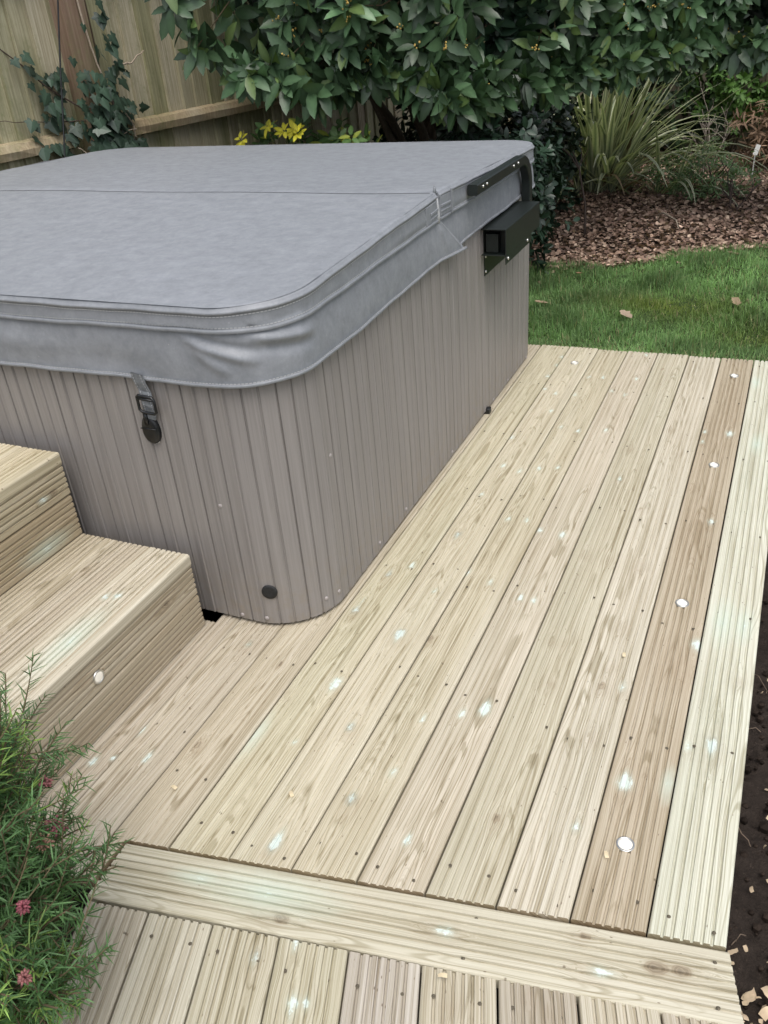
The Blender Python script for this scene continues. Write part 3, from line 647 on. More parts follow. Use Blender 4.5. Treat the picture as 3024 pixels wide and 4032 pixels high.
def stitches(P, t, off, zz, ds=.0085, ln_=.0058, w=.0011):
    L = t[-1]
    for q in np.arange(.004, L-.01, ds):
        A = []
        for e in (q, q+ln_):
            x = np.array([np.interp(e, t, P[:, k]) for k in range(4)]); o = np.interp(e, t, off); z = np.interp(e, t, zz); A.append((x[:2]+x[2:]*o, z))
        (p, z), (p2, z2) = A
        stitch.add([[*p, z-w], [*p2, z2-w], [*p2, z2+w], [*p, z+w]], [[0, 1, 2, 3]])
for front in (True, False):
    P, t = resample(half_path(front), .011); n = len(P)
    # top sheet
    ys = np.concatenate([LY0 + LR*(1-np.cos(np.linspace(.12, np.pi/2, 16))), np.linspace(LY0+LR, FY-.003, 34)[1:]]) if front else np.concatenate([np.linspace(FY+.003, LY1-LR, 34), (LY1 - LR*(1-np.cos(np.linspace(np.pi/2, .12, 16))))[1:]])
    xs = np.concatenate([[0], .006*np.arange(1, 3), np.linspace(.03, .97, 50), 1-.006*np.arange(2, 0, -1), [1]])
    X_, Y_ = np.meshgrid(xs, ys); hw = half_width(Y_) + .004
    XX = (LX0+hw) + ((LX1-hw)-(LX0+hw))*X_
    edge = np.minimum(np.minimum((XX-LX0-hw), (LX1-hw-XX)), np.where(front, Y_-LY0, LY1-Y_))
    ZZ = top_z(Y_) - .0005 + .0028*np.sin(XX*2.3+1)*np.sin(Y_*2.9)*np.clip(edge/.2, 0, 1) + .0012*np.sin(XX*7.7+Y_*3)*np.clip(edge/.15, 0, 1) - .006*np.clip(1-np.abs(Y_-FY)/.012, 0, 1)**2
    r_, c_ = X_.shape; a = (np.arange(r_-1)[:, None]*c_ + np.arange(c_-1)).ravel()
    V = np.stack([XX, Y_, ZZ], -1).reshape(-1, 3); F = np.stack([a, a+1, a+c_+1, a+c_], 1)
    # rim: rolled top seam, wall, lower welt
    tz = top_z(P[:, 1]) + wavy(t, front)*.6; rb = rim_bottom(P) + wavy(t, 2)*.7
    prof = [(-.016, 1, -.0002), (-.009, 1, 0), (-.004, 1, -.0016), (-.001, 1, -.005), (.0002, 1, -.0085), (.0034, 1, -.0100), (.0042, 1, -.0130), (.0034, 1, -.0158), (.0004, 1, -.0172), (-.0004, 1, -.022),
            (.0010, .55, -.012), (.0014, .30, -.004), (.0006, 0, .0140), (.0010, 0, .0095), (.0036, 0, .0078), (.0040, 0, .0040), (.0030, 0, .0008), (-.006, 0, -.0002), (-.03, 0, 0)]
    bulge = .0012*np.sin(t*5.3) + .0008*np.sin(t*14)
    W = []
    for o, f, dz in prof:
        zz = rb + (tz-rb)*f + dz; W.append(np.c_[P[:, :2] + P[:, 2:]*(o + (bulge if 0 < f < 1 else 0*t))[:, None] if np.ndim(bulge) else P[:, :2], zz])
    m = len(W); base = len(V); W = np.concatenate(W)
    F2 = [[base+i*n+j, base+(i+1)*n+j, base+(i+1)*n+j+1, base+i*n+j+1] for i in range(m-1) for j in range(n-1)]
    V = np.concatenate([V, W]); FF = [np.concatenate([F, np.array(F2)])]
    # closed ends at the fold
    for e in (0, n-1):
        FF.append(np.array([[base+i*n+e for i in range(m)]][0])[None] if e else np.array([[base+i*n+e for i in range(m)][::-1]]))
    # fold wall
    yw = FY-.004 if front else FY+.004
    b2 = len(V); V = np.concatenate([V, [[LX0+.02, yw, .80], [LX1-.016, yw, .80], [LX1-.016, yw, .884], [LX0+.02, yw, .884]]]); FF.append(np.array([[b2, b2+1, b2+2, b2+3]]))
    me = npmesh('top_panel', V, FF, True); me.set_sharp_from_angle(angle=R_(60)); link('top_panel', me, VINYL, cover, label='front half of the lid' if front else 'rear half of the lid')
    stitches(P, t, np.full(n, .0012), tz-.0205); stitches(P, t, np.full(n, .0022), rb+.0128)
    # skirt below the rim
    ks = 26; hv = np.linspace(0, 1, ks)
    ztop = rb + .003; zhem = .673 + .020*np.clip((P[:, 1]-LY0)/(FY-LY0), 0, 1.3)*(P[:, 2] > .5) + wavy(t, 5)*.8
    Sx = np.repeat(P[None], ks, 0).copy(); Z = ztop[None] + (zhem-ztop)[None]*hv[:, None]
    off = -.005 + .0075*np.sin(np.clip(hv*1.3, 0, 1)*np.pi/2)[:, None] + (.0020*np.sin(t*6.1+1) + .0011*np.sin(t*13.7))[None]*hv[:, None]
    if front:                                           # creases where the skirt is pulled round the right front corner
        sc = np.interp(0, [0, 1], [0, 1]); it = int(np.argmin(np.abs(P[:, 0]-(LX1-LR)) + 10*(P[:, 1] > LY0+.02))); tc = t[it]
        def crease(a0, h0, a1, h1, wd, amp):
            u = (t[None]-tc-a0); d = np.array([a1-a0, (h1-h0)*.13]); L = np.linalg.norm(d); d /= L
            vv = (hv[:, None]-h0)*.13; al = u*d[0] + vv*d[1]; ac = -u*d[1] + vv*d[0]
            return amp*np.exp(-(ac/wd)**2)*np.clip(al/(.3*L)+.3, 0, 1)*np.clip((L-al)/(.3*L)+.3, 0, 1)
        off = off + crease(-.05, .15, .11, .55, .011, .0085) + crease(-.03, .32, .05, .75, .013, .006) - crease(-.04, .10, .12, .36, .009, .005) + crease(.10, .12, .26, .30, .012, .009) - crease(.12, .32, .26, .5, .014, .006)
        off = off + crease(-.75, .3, -.35, .6, .03, .004) - crease(-.5, .6, -.15, .75, .03, .004)
    else:
        off = off - .002
    XY = Sx[:, :, :2] + Sx[:, :, 2:]*off[:, :, None]
    # the hem's welt
    wl_ = [(.0030, .010), (.0046, .006), (.0046, .002), (.002, 0), (-.004, .001)]
    rows = [np.c_[XY[k], Z[k]] for k in range(ks-1)] + [np.c_[P[:, :2] + P[:, 2:]*(off[-1]+o)[:, None], zhem+dz] for o, dz in wl_]
    if front:                                           # loose corner of the skirt, swung past the fold at the right side
        add = []
        for i, rw in enumerate(rows):
            h = min(1, i/(ks-1)); e = rw[-1]; qq = []
            nE = 12
            for k in range(1, nE+1):
                f = k/nE; ln2 = .022 + .140*h**1.1; out = .006*f + .020*h*f**1.4 + .010*math.exp(-((f-.30)/.14)**2)*(1-h)*min(1, h*4) + .004*math.sin(f*3.1)*h
                qq.append([e[0]+out, e[1]+ln2*f, e[2] - .002*f*h])
            add.append(np.concatenate([rw, qq]))
        rows = add
    m = len(rows); nn_ = len(rows[0]); V = np.concatenate(rows)
    F = [[i*nn_+j, (i+1)*nn_+j, (i+1)*nn_+j+1, i*nn_+j+1] for i in range(m-1) for j in range(nn_-1)]
    o = link('skirt', npmesh('skirt', V, F, True), VINYL, cover)
    so = o.modifiers.new('solid', 'SOLIDIFY'); so.thickness = .0025; so.offset = -1
    hem = rows[ks-2]
    hp = rows[ks-1]; tt2 = np.r_[0, np.cumsum(np.linalg.norm(np.diff(hp[:, :2], axis=0), axis=1))]
    nrm = np.c_[np.gradient(hp[:, 1]), -np.gradient(hp[:, 0])]; nrm = norm(nrm)
    Ph = np.c_[hp[:, :2], nrm]; stitches(Ph, tt2, np.full(len(hp), .0012), hp[:, 2]+.0015)
    if front:
        for i in range(2, ks-3, 1):
            p, q = rows[i][-2], rows[i+1][-2]; d = (q-p); stitch.add([p+[.0012, -.001, 0], p+[.0012, .001, 0], p+d*.65+[.0012, .001, 0], p+d*.65+[.0012, -.001, 0]], [[0, 1, 2, 3]])
stitch.build('stitching', THREAD, cover, smooth=False)
# hinge strap and reinforced tabs at the right end of the fold
hg = MB()
def slab(y0, y1, z0, z1, x0, x1, tilt=0): 
    V = np.array([[x0, y0, z0], [x1, y0, z0], [x1, y1, z0+tilt], [x0, y1, z0+tilt], [x0, y0, z1], [x1, y0, z1], [x1, y1, z1+tilt], [x0, y1, z1+tilt]])
    hg.add(V, [[0, 3, 2, 1], [4, 5, 6, 7], [0, 1, 5, 4], [1, 2, 6, 5], [2, 3, 7, 6], [3, 0, 4, 7]])
xr = LX1
slab(2.286, 2.372, .817, .866, xr-.004, xr+.0035, .004); slab(2.318, 2.376, .838, .846, xr+.0030, xr+.0062, .003); slab(2.318, 2.376, .826, .830, xr+.0030, xr+.0052, .003)
slab(2.400, 2.492, .822, .876, xr-.004, xr+.0040, -.004); slab(2.402, 2.480, .846, .853, xr+.0036, xr+.0070, -.003); slab(2.402, 2.480, .832, .837, xr+.0036, xr+.0062, -.003)
slab(2.484, 2.494, .812, .882, xr+.0030, xr+.0075, -.001)
hg.build('fold_tab', VINYL, cover, smooth=False, bevel=.0015)
pt = MB(); pt.tube([(xr-.008, 2.380, .882), (xr-.006, 2.381, .897), (xr-.007, 2.384, .908)], [.0055, .0045, .002], 6); pt.build('pull_tag', TRIMG, cover)
hs_ = MB(); hs_.tube([(xr-.006, 2.387, .876), (xr-.004, 2.387, .85), (xr-.003, 2.389, .825), (xr-.006, 2.388, .806)], [.006, .0075, .008, .010], 8); hs_.build('hinge', simple('pale_hinge', (.42, .43, .44), .6), cover)
# tie-down strap hanging over the front
strap = MB(); w = .0165
cl = [(-1.2955, 1.418, .690), (-1.2945, 1.421, .668), (-1.2905, 1.4265, .645), (-1.2865, 1.4225, .628), (-1.2850, 1.4215, .610), (-1.2880, 1.4265, .595), (-1.2955, 1.4270, .575)]
V = []; 
for x, y, z in cl: V += [[x-w, y, z+.003], [x+w, y, z-.003], [x+w, y+.003, z-.003], [x-w, y+.003, z+.003]]
strap.add(V, [[4*i+a, 4*i+b_, 4*i+4+b_, 4*i+4+a] for i in range(len(cl)-1) for a, b_ in ((1, 0), (2, 1), (3, 2), (0, 3))])
so_ = strap.build('strap', TRIMG, cover, smooth=False)
st2 = MB()
for sx in (-.011, .011):
    for i in range(len(cl)-2):
        a_, b_ = np.array(cl[i]), np.array(cl[i+1])
        for f in np.arange(0, 1, .34):
            p, q = a_+(b_-a_)*f, a_+(b_-a_)*(f+.22); st2.add([p+[sx-.0009, -.0012, 0], p+[sx+.0009, -.0012, 0], q+[sx+.0009, -.0012, 0], q+[sx-.0009, -.0012, 0]], [[0, 1, 2, 3]])
st2.build('stitching', THREAD, so_, smooth=False)
bk = MB(); cx_, cy_, cz_ = -1.2865, 1.4205, .617; bw, bh = .0235, .0205
fr_ = [(-bw, bh), (bw, bh-.004), (bw, -bh-.004), (-bw, -bh)]
ring = []
for k in range(4):
    a_, b_ = np.array(fr_[k]), np.array(fr_[(k+1) % 4]); 
    for f in (.12, .5, .88): q = a_+(b_-a_)*f; ring.append((cx_+q[0], cy_-.002, cz_+q[1]))
ring.append(ring[0]); bk.tube(ring, .0036, 6, cap=False); bk.tube([(cx_-bw, cy_-.003, cz_+.013), (cx_+bw, cy_-.003, cz_+.010)], .0030, 6); bk.build('slide_buckle', PLAST, so_)
lt_ = MB(); an = np.arange(26)*2*np.pi/26; ex, ez = .0245, .0385
M_ = []
for k, (f, d) in enumerate(((1, 0), (1, .007), (.94, .011), (.80, .0135), (.45, .0145))): M_.append(np.c_[-1.3035+ex*f*np.cos(an)*(1-.10*np.sin(an)), np.full(26, 1.4395-d), .5445+ez*f*np.sin(an) - .14*ex*np.cos(an)*0])
V = np.concatenate(M_ + [[[-1.3035, 1.4395-.0147, .5445]]]); n = 26
lt_.add(V, [[i*n+j, (i+1)*n+j, (i+1)*n+(j+1) % n, i*n+(j+1) % n] for i in range(4) for j in range(n)], [[4*n+j, 5*n, 4*n+(j+1) % n] for j in range(n)])
lt_.box((-1.326, 1.4235, .5475), (-1.281, 1.4255, .5495)); lt_.box((-1.308, 1.4215, .560), (-1.299, 1.4265, .592))
lt_.build('latch', PLAST, so_)
chip = MB(); chip.add([[-1.314, 1.4385, .512], [-1.293, 1.4385, .5145], [-1.290, 1.4382, .5085], [-1.303, 1.4380, .503]], [[3, 2, 1, 0]]); chip.build('torn_sticker', simple('white_sticker', (.7, .7, .68), .7), tub)

# ------------------------------------------------------------------ fences
FD = np.array([.166, .986]); FN = np.array([.986, -.166]); F0 = np.array([-3.50, 3.29])     # line of the left fence, normal towards the garden
def fpt(s, d=0.0): return F0 + FD*s + FN*d
def fence_boards(name, parent, pt, s0, s1, z0, z1, tones, w=.095, seed=3):
    r = np.random.default_rng(seed); mb = MB(); s = s0; k = 0
    while s < s1:
        ww = w*r.uniform(.85, 1.2); t = np.asarray(tones[r.integers(len(tones))])*r.uniform(.82, 1.15)
        lean = r.uniform(-.006, .006); dth = r.uniform(.0, .006); zt = z1 + r.uniform(-.012, .012)
        rows = []
        for f in (0, .2, .4, .6, .8, 1):
            z = z0 + (zt-z0)*f; wob = .003*math.sin(f*7+k)
            a0, a1 = pt(s + lean*f + wob, .022 + dth), pt(s + ww + .012 + lean*f + wob, .005)
            b0, b1 = pt(s + lean*f + wob, -.002), pt(s + ww + .012 + lean*f + wob, -.002)
            rows += [[*a0, z], [*a1, z], [*b1, z], [*b0, z]]
        Q = [[4*i+a, 4*i+b_, 4*i+4+b_, 4*i+4+a] for i in range(5) for a, b_ in ((0, 1), (1, 2), (2, 3), (3, 0))] + [[3, 2, 1, 0], [20, 21, 22, 23]]
        mb.add(rows, Q, col=t); s += ww; k += 1
    return mb.build(name, FENCE, parent, smooth=False)
fl = thing('timber_fence', (-3.6, 3.2, -.1), 'weathered mossy upright board fence on the left with rough sawn rails', 'fence')
ft = [(.47, .44, .30), (.42, .40, .27), (.53, .49, .36), (.38, .37, .23), (.47, .41, .30)]
fence_boards('fence_boards', fl, fpt, -4.2, 6.0, -.10, 1.85, ft, w=.105)
def rail(parent, pt, s0, s1, z, col, seed):
    r = np.random.default_rng(seed); mb = MB(); N = 40; rows = []
    for i in range(N):
        f = i/(N-1); s = s0 + (s1-s0)*f; j = r.normal(0, .0018, 5)
        p = [(.018, z+.036), (.052+j[0], z+.026+j[1]), (.066+j[2], z-.004+j[3]), (.060+j[4], z-.040), (.018, z-.046)]
        rows += [[*pt(s, d), zz] for d, zz in p]
    Q = [[5*i+a, 5*i+(a+1) % 5, 5*i+5+(a+1) % 5, 5*i+5+a] for i in range(N-1) for a in range(5)]
    mb.add(rows, Q, col=col); mb.add(rows[:5], [], [[0, 1, 2], [0, 2, 3], [0, 3, 4]], col); mb.add(rows[-5:], [], [[0, 2, 1], [0, 3, 2], [0, 4, 3]], col)
    return mb.build('fence_rail', FENCE, parent, smooth=False)
for z in (.885, 1.62, .12):
    rail(fl, fpt, -4.0, .385, z, (.45, .37, .25), 5); rail(fl, fpt, .78, 5.9, z-.004, (.40, .32, .205), 6)
pm = MB(); a_, b_ = fpt(.52, .03), fpt(.64, .03)
Mf = Matrix(((FD[0], FN[0], 0, fpt(.46, .02)[0]), (FD[1], FN[1], 0, fpt(.46, .02)[1]), (0, 0, 1, 0), (0, 0, 0, 1)))
pm.box((0, 0, -.2), (.135, .10, 1.9), (.27, .19, .14), Mf); pm.box((.16, 0, -.2), (.19, .045, 1.9), (.10, .07, .05), Mf); pm.build('fence_post', FENCE, fl, smooth=False, bevel=.004)
fb = thing('timber_fence', (-1, 9.3, -.1), 'shaded brown upright board fence at the back behind the laurel', 'fence')
bpt = lambda s, d=0.0: np.array([-2.75, 9.25]) + np.array([.986, -.166])*s + np.array([-.166, -.986])*d
fence_boards('fence_boards', fb, bpt, -.1, 7.5, -.1, 1.8, [(.30, .27, .21), (.26, .23, .18)], seed=9)
rail(fb, bpt, .0, 7.4, .9, (.3, .25, .17), 12)
cab_ = MB(); cp = [(-3.28 + .002*math.sin(z*9), 3.467 + .319*(z-.853), z) for z in np.linspace(-.1, 2.3, 14)]
cab_.tube(cp, .0042, 7); o = cab_.build('hanging_cable', PLAST); tag(o, 'thin black cable hanging straight down in front of the ivy covered fence post', 'cable')

# ------------------------------------------------------------------ leaf shapes
T5 = [0, .12, .38, .7, .9, 1.0]
BAY_V, BAY_F = leaf_template([0, .08, .2, .33, .46, .58, .70, .80, .90, 1.0], [.0, .10, .165, .195, .20, .185, .155, .12, .068, 0], .22, .16, .06)
OVAL_V, OVAL_F = leaf_template(T5, [0, .14, .24, .2, .10, 0], .15, .2)
LANCE_V, LANCE_F = leaf_template([0, .3, .7, 1], [.02, .09, .07, 0], .2, .3)
NEED_V = np.array([[-.05, 0, 0], [.05, 0, 0], [.042, .6, -.03], [-.042, .6, -.03], [0, 1, -.1]]); NEED_F = [np.array([[0, 1, 2, 3]]), np.array([[3, 2, 4]])]
def whorls(centres, axes, n_leaf, length, spread, droop, r, tone, tone_sd=.18, shape=(BAY_V, BAY_F), wfac=1.0, young=None):
    """rosettes of leaves round each shoot tip"""
    P, A, N, L, C = [], [], [], [], []
    for c, a in zip(centres, axes):
        a = a/np.linalg.norm(a); e1 = np.cross(a, [0, 0, 1.]); e1 = e1/(np.linalg.norm(e1)+1e-6); e2 = np.cross(a, e1)
        k = r.integers(n_leaf[0], n_leaf[1]+1); ph = r.uniform(0, 6.28); base = np.asarray(tone)*np.exp(r.normal(0, tone_sd))
        for i in range(k):
            an = ph + i*2.4; th = r.uniform(*spread); rad = math.cos(an)*e1 + math.sin(an)*e2
            d = a*math.cos(th) + rad*math.sin(th); d = d + np.array([0, 0, -1.])*r.uniform(*droop); d /= np.linalg.norm(d)
            nn = a*math.sin(th) - rad*math.cos(th) + np.array([0, 0, .55]) + r.normal(0, .22, 3)
            P.append(c - a*r.uniform(0, .05)*length[1]/.1 + rad*.006); A.append(d); N.append(nn); L.append(r.uniform(*length))
            cc = base*np.exp(r.normal(0, .12)); 
            if young is not None and i < 2 and r.random() < .5: cc = np.asarray(young)*np.exp(r.normal(0, .15))
            C.append(cc)
    tc = np.ones((len(shape[0]), 3)); tc[1::3] = 1.35 if len(shape[0]) % 3 == 0 else 1
    return scatter(shape[0], shape[1], np.array(P), np.array(A), np.array(N), np.array(L), np.array(C), wscale=np.array(L)*wfac, tcol=tc)

# ------------------------------------------------------------------ laurel over the back of the tub
r = np.random.default_rng(21)
lau = thing('laurel_bush', (-1.3, 5.6, -.1), 'big dark evergreen laurel with toothed leaves and yellow buds overhanging the hot tub', 'shrub')
def hem(x):      # height of the lowest leaves along the front of the crown
    return np.interp(x, HX, HZ)
HX = [-3.3, -2.75, -2.60, -2.567, -2.522, -2.457, -2.276, -2.108, -2.005, -1.827, -1.645, -1.51, -1.39, -1.262, -1.068, -.885, -.609, -.229, .0, .33, 1.8]
HZ = [1.8, 1.60, 1.45, 1.299, 1.162, 1.06, 1.03, .955, 1.05, 1.035, .93, .895, .925, .905, .93, .945, .985, .95, .95, .95, 1.0]
HY = [3.4, 3.45, 3.53, 3.60, 3.68, 3.76, 3.87, 3.95, 4.01, 4.10, 4.22, 4.37, 4.67, 5.02, 5.27, 5.51, 5.65, 5.78, 5.88, 5.97, 6.2]
def frontY(x, z): return np.interp(x, HX, HY) + .07*np.sin(x*4.1+z*3) + .06*np.sin(x*9.3-z*6) - .10*np.clip(z-1.1, 0, .8)
CC, AX = [], []
def try_shoot(x, z, depth):
    y = frontY(x, z) + depth
    a = np.array([r.normal(0, .45), -1.0 + r.normal(0, .3), r.normal(.12, .4) - .25*math.exp(-((z-hem(x))/.15)**2)])
    CC.append(np.array([x, y, z])); AX.append(a)
for i in range(1350):
    x = r.uniform(-2.60, 1.7); h = hem(x) + .05*np.clip((-1.9-x)/.3, 0, 1); z = h + .035 + ((2.5 if x < -1.3 else 1.75)-h)*r.random()**1.35
    if z > 1.95 and r.random() < .5: continue
    d = abs(r.normal(0, .16)) if r.random() < .62 else r.uniform(.15, .9)
    hole = math.sin(x*6.3+z*8.1) + math.sin(x*11.1 - z*7.7 + 1.3)
    if hole > .75 and d < .3: continue
    try_shoot(x, z, d)
for i in range(260):       # sprays hanging along the hem
    x = r.uniform(-2.56, 1.0); try_shoot(x, hem(x) + .04*np.clip((-1.9-x)/.3, 0, 1) + abs(r.normal(0, .035)), abs(r.normal(0, .13)))
V, F, C = whorls(CC, AX, (7, 10), (.095, .150), (.75, 1.45), (.15, .75), r, (.052, .096, .046), .36, young=(.10, .155, .05))
link('foliage', npmesh('foliage', V, F, True, C), LAUREL, lau)
# deep crown, coarser and behind
CC2 = [np.array([x, frontY(x, 1.5) + r.uniform(.4, 2.6 if x < -1.6 else .65), hem(x) + .12 + r.uniform(0, 1.7 if x < -1.5 else .65)]) for x in r.uniform(-2.45, 1.6, 1300)] + [np.array([r.uniform(-3.1, -2.5), r.uniform(4.6, 6.6), r.uniform(1.15, 2.5)]) for _ in range(420)]  # second group, towards the left fence, is added to shade it
V, F, C = whorls(CC2, r.normal(0, 1, (len(CC2), 3)), (5, 7), (.10, .16), (.7, 1.5), (.05, .5), r, (.016, .036, .020), .2, shape=(OVAL_V, OVAL_F))  # inner leaves coloured darker, shade inside the crown put into their tone
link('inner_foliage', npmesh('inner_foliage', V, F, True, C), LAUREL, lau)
bud = MB()
for c, a in list(zip(CC, AX))[:900]:
    if r.random() < .6 and c[1] < frontY(c[0], c[2]) + .20 and c[0] > -2.3:
        for q in range(r.integers(4, 9)): bud.ball(c + a/np.linalg.norm(a)*.022 + r.normal(0, .012, 3), r.uniform(.0035, .0058), (np.array([.52, .36, .10]))*r.uniform(.8, 1.25), 6, 4)
o = bud.build('flower_bud', colmat('bud', .6, .3, 200, .2, 0), lau); o['kind'] = 'stuff'
tr = MB()
for k in range(9):
    b0 = np.array([-2.15 + r.normal(0, .15), 5.6 + r.normal(0, .2), -.12]); tip = np.array([r.uniform(-2.7, -1.4), r.uniform(4.4, 6.4), r.uniform(1.4, 2.2)])
    ts = np.linspace(0, 1, 9)[:, None]; P = b0 + (tip-b0)*ts**[1.5, 1.5, .9] + np.cumsum(r.normal(0, .014, (9, 3)), 0); tr.tube(P, np.linspace(.04, .010, 9), 7, (.06, .048, .035))
for c in CC[::4]:
    e = np.array([c[0]*.85-.25, c[1]+r.uniform(.3, .7), c[2] + r.uniform(.0, .35)]); mdl = (c+e)/2 + r.normal(0, .03, 3); tr.tube([c, mdl, e], [.0022, .0035, .006], 5, (.07, .055, .03), cap=False)
tr.build('trunk', STEM, lau)

# ------------------------------------------------------------------ dark ground-hugging evergreen between tub and bed
def bush(name, centre, rad, n, n_leaf, length, tone, label, cat, seed, shape=(OVAL_V, OVAL_F), mat=SOFT, stems=8, stem_col=(.09, .07, .05), wfac=1.0, base=None, sd=.22, droop=(.0, .3), young=None, hollow=.45, group=None):
    r = np.random.default_rng(seed); c = np.array(centre, float); rad = np.array(rad, float); base = c*[1, 1, 0] + [0, 0, -.1] if base is None else np.array(base, float)
    t = thing(name, tuple(base), label, cat, group)
    u = norm(r.normal(0, 1, (n, 3))); rr = hollow + (1-hollow)*r.random((n, 1))**.6; lump = 1 + .18*np.sin(u[:, :1]*5+seed) * np.sin(u[:, 2:]*6+seed*2) + .12*np.sin(u[:, 1:2]*9)
    P = c + u*rr*rad*lump; P[:, 2] = np.maximum(P[:, 2], -.05)
    V, F, C = whorls(P, u + [0, 0, .35] + r.normal(0, .3, (n, 3)), n_leaf, length, (.5, 1.35), droop, r, tone, sd, shape, wfac, young)
    link('foliage', npmesh('foliage', V, F, True, C), mat, t)
    s = MB()
    for k in range(stems):
        p = P[r.integers(n)]; b0 = base + [r.normal(0, .04), r.normal(0, .04), 0]; ts = np.linspace(0, 1, 6)[:, None]
        s.tube(b0 + (p-b0)*ts**[1.2, 1.2, .9] + np.cumsum(r.normal(0, .008, (6, 3)), 0), np.linspace(.009, .003, 6), 5, stem_col)
    s.build('stems', STEM, t); return t
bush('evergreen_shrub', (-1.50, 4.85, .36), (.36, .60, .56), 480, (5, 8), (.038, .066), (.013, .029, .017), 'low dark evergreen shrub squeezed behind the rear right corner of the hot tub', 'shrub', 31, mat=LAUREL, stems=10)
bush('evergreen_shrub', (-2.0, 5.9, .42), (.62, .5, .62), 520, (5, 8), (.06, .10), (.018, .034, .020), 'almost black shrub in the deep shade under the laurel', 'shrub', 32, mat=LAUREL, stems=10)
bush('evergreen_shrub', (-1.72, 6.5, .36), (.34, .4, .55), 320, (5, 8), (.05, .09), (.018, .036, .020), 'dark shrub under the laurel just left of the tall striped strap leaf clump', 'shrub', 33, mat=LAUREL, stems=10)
# yellow shrub behind the tub
ye = thing('mexican_orange_shrub', (-2.3, 4.1, -.1), 'small shrub with bright yellow young leaf rosettes peeping over the back edge of the cover', 'shrub')
r = np.random.default_rng(41); yc = []
for d, dist, z in ((560, 4.55, 0), (545, 4.62, 0), (612, 4.50, 0), (628, 4.52, 0), (598, 4.60, 0), (640, 4.58, 0)):
    pass
YP = [(-2.40, 3.94, .885), (-2.315, 3.95, .862), (-2.265, 3.96, .866), (-2.24, 3.95, .85), (-2.53, 3.88, .84)]
V, F, C = whorls([np.array(p) for p in YP], [np.array([r.normal(0, .3), -.75, .6]) for _ in YP], (7, 9), (.036, .056), (.9, 1.5), (.0, .2), r, (.62, .56, .06), .08, shape=(OVAL_V, OVAL_F), wfac=1.1)
C[:] = C; link('young_leaves', npmesh('young_leaves', V, F, True, C), SOFT, ye, label='bright yellow young leaves')
GP = [np.array([r.uniform(-2.5, -1.95), r.uniform(3.95, 4.3), r.uniform(.55, .86)]) for _ in range(90)]
V, F, C = whorls(GP, [np.array([r.normal(0, .4), -.6, .8]) for _ in GP], (6, 8), (.05, .075), (.8, 1.4), (.05, .3), r, (.055, .105, .03), .2, shape=(OVAL_V, OVAL_F), young=(.22, .26, .04))
link('foliage', npmesh('foliage', V, F, True, C), SOFT, ye)
s = MB()
for p in YP + [tuple(q) for q in GP[::6]]: s.tube([(-2.3, 4.12, -.1), (p[0]*.6-2.3*.4, 4.1, .4), p], [.010, .006, .003], 5, (.12, .12, .05))
s.build('stems', STEM, ye)

# ------------------------------------------------------------------ ivy on the fence post
r = np.random.default_rng(51); iv = thing('ivy_plant', (*fpt(.55, .1), -.1), 'dark green ivy climbing the fence post beside the black cable', 'ivy')
an = np.array([-90, -60, -38, -18, 8, 30, 52, 72, 90, 108, 128, 150, 172, 198, 218, 240])*math.pi/180
rd = np.array([.12, .42, .60, .48, .78, .55, .66, .80, 1.12, .80, .66, .55, .78, .48, .60, .42])
IV_V = np.c_[rd*np.cos(an)*.62, rd*np.sin(an)*.62 + .30, -.06*np.abs(np.cos(an))*rd]; IV_V = np.vstack([IV_V, [0, .28, .02]]); IV_F = [np.array([[i, (i+1) % 16, 16] for i in range(16)])]
IP, IA, IN, IL, IC = [], [], [], [], []
for k in range(280):
    q = r.random()
    if q < .80: s_, z = r.normal(.55, .115), .80 + abs(r.normal(0, .22)) - .06
    elif q < .88: s_, z = r.normal(.64, .06), r.uniform(1.15, 1.55)
    else: s_, z = .60 - r.uniform(.15, .45), r.uniform(.85, 1.30)
    if z > 1.7: continue
    p = fpt(s_, .135 + r.uniform(0, .07) if .4 < s_ < .7 else .03 + r.uniform(0, .06)); IP.append([*p, z])
    IA.append(np.array([*(FD*r.normal(0, .5)), 0]) + [FN[0]*.35, FN[1]*.35, -1+r.normal(0, .35)]); IN.append(np.array([FN[0], FN[1], .35]) + r.normal(0, .3, 3)); IL.append(r.uniform(.045, .10)); IC.append(np.array([.036, .062, .042])*np.exp(r.normal(0, .25)))
tc = np.ones((17, 3)); tc[16] = 1.5
V, F, C = scatter(IV_V, IV_F, np.array(IP), np.array(IA), np.array(IN), np.array(IL), np.array(IC), tcol=tc); link('leaves', npmesh('leaves', V, F, False, C), LAUREL, iv)
s = MB()
def vine(pts, r0, r1, col): 
    P = np.array([[*fpt(a, d), z] for a, d, z in pts]); t = np.linspace(0, 1, len(P)); tt = np.linspace(0, 1, 24); P = np.c_[[np.interp(tt, t, P[:, k]) for k in range(3)]].T + np.cumsum(r.normal(0, .0022, (24, 3)), 0); s.tube(P, np.linspace(r0, r1, 24), 6, col)
pale, dk = (.42, .35, .27), (.10, .075, .06)
vine([(.60, .13, -.1), (.58, .14, .6), (.62, .16, .85), (.60, .16, 1.02)], .010, .007, dk); vine([(.52, .13, 1.8), (.54, .135, 1.5), (.58, .15, 1.2), (.64, .16, 1.0)], .006, .004, pale)
vine([(.66, .16, .97), (.70, .18, .90), (.71, .18, .86)], .004, .003, pale); vine([(.70, .18, .885), (.66, .18, .88), (.60, .17, .86)], .003, .0015, pale); vine([(.42, .15, .72), (.40, .13, .80), (.37, .10, .84)], .004, .002, pale)
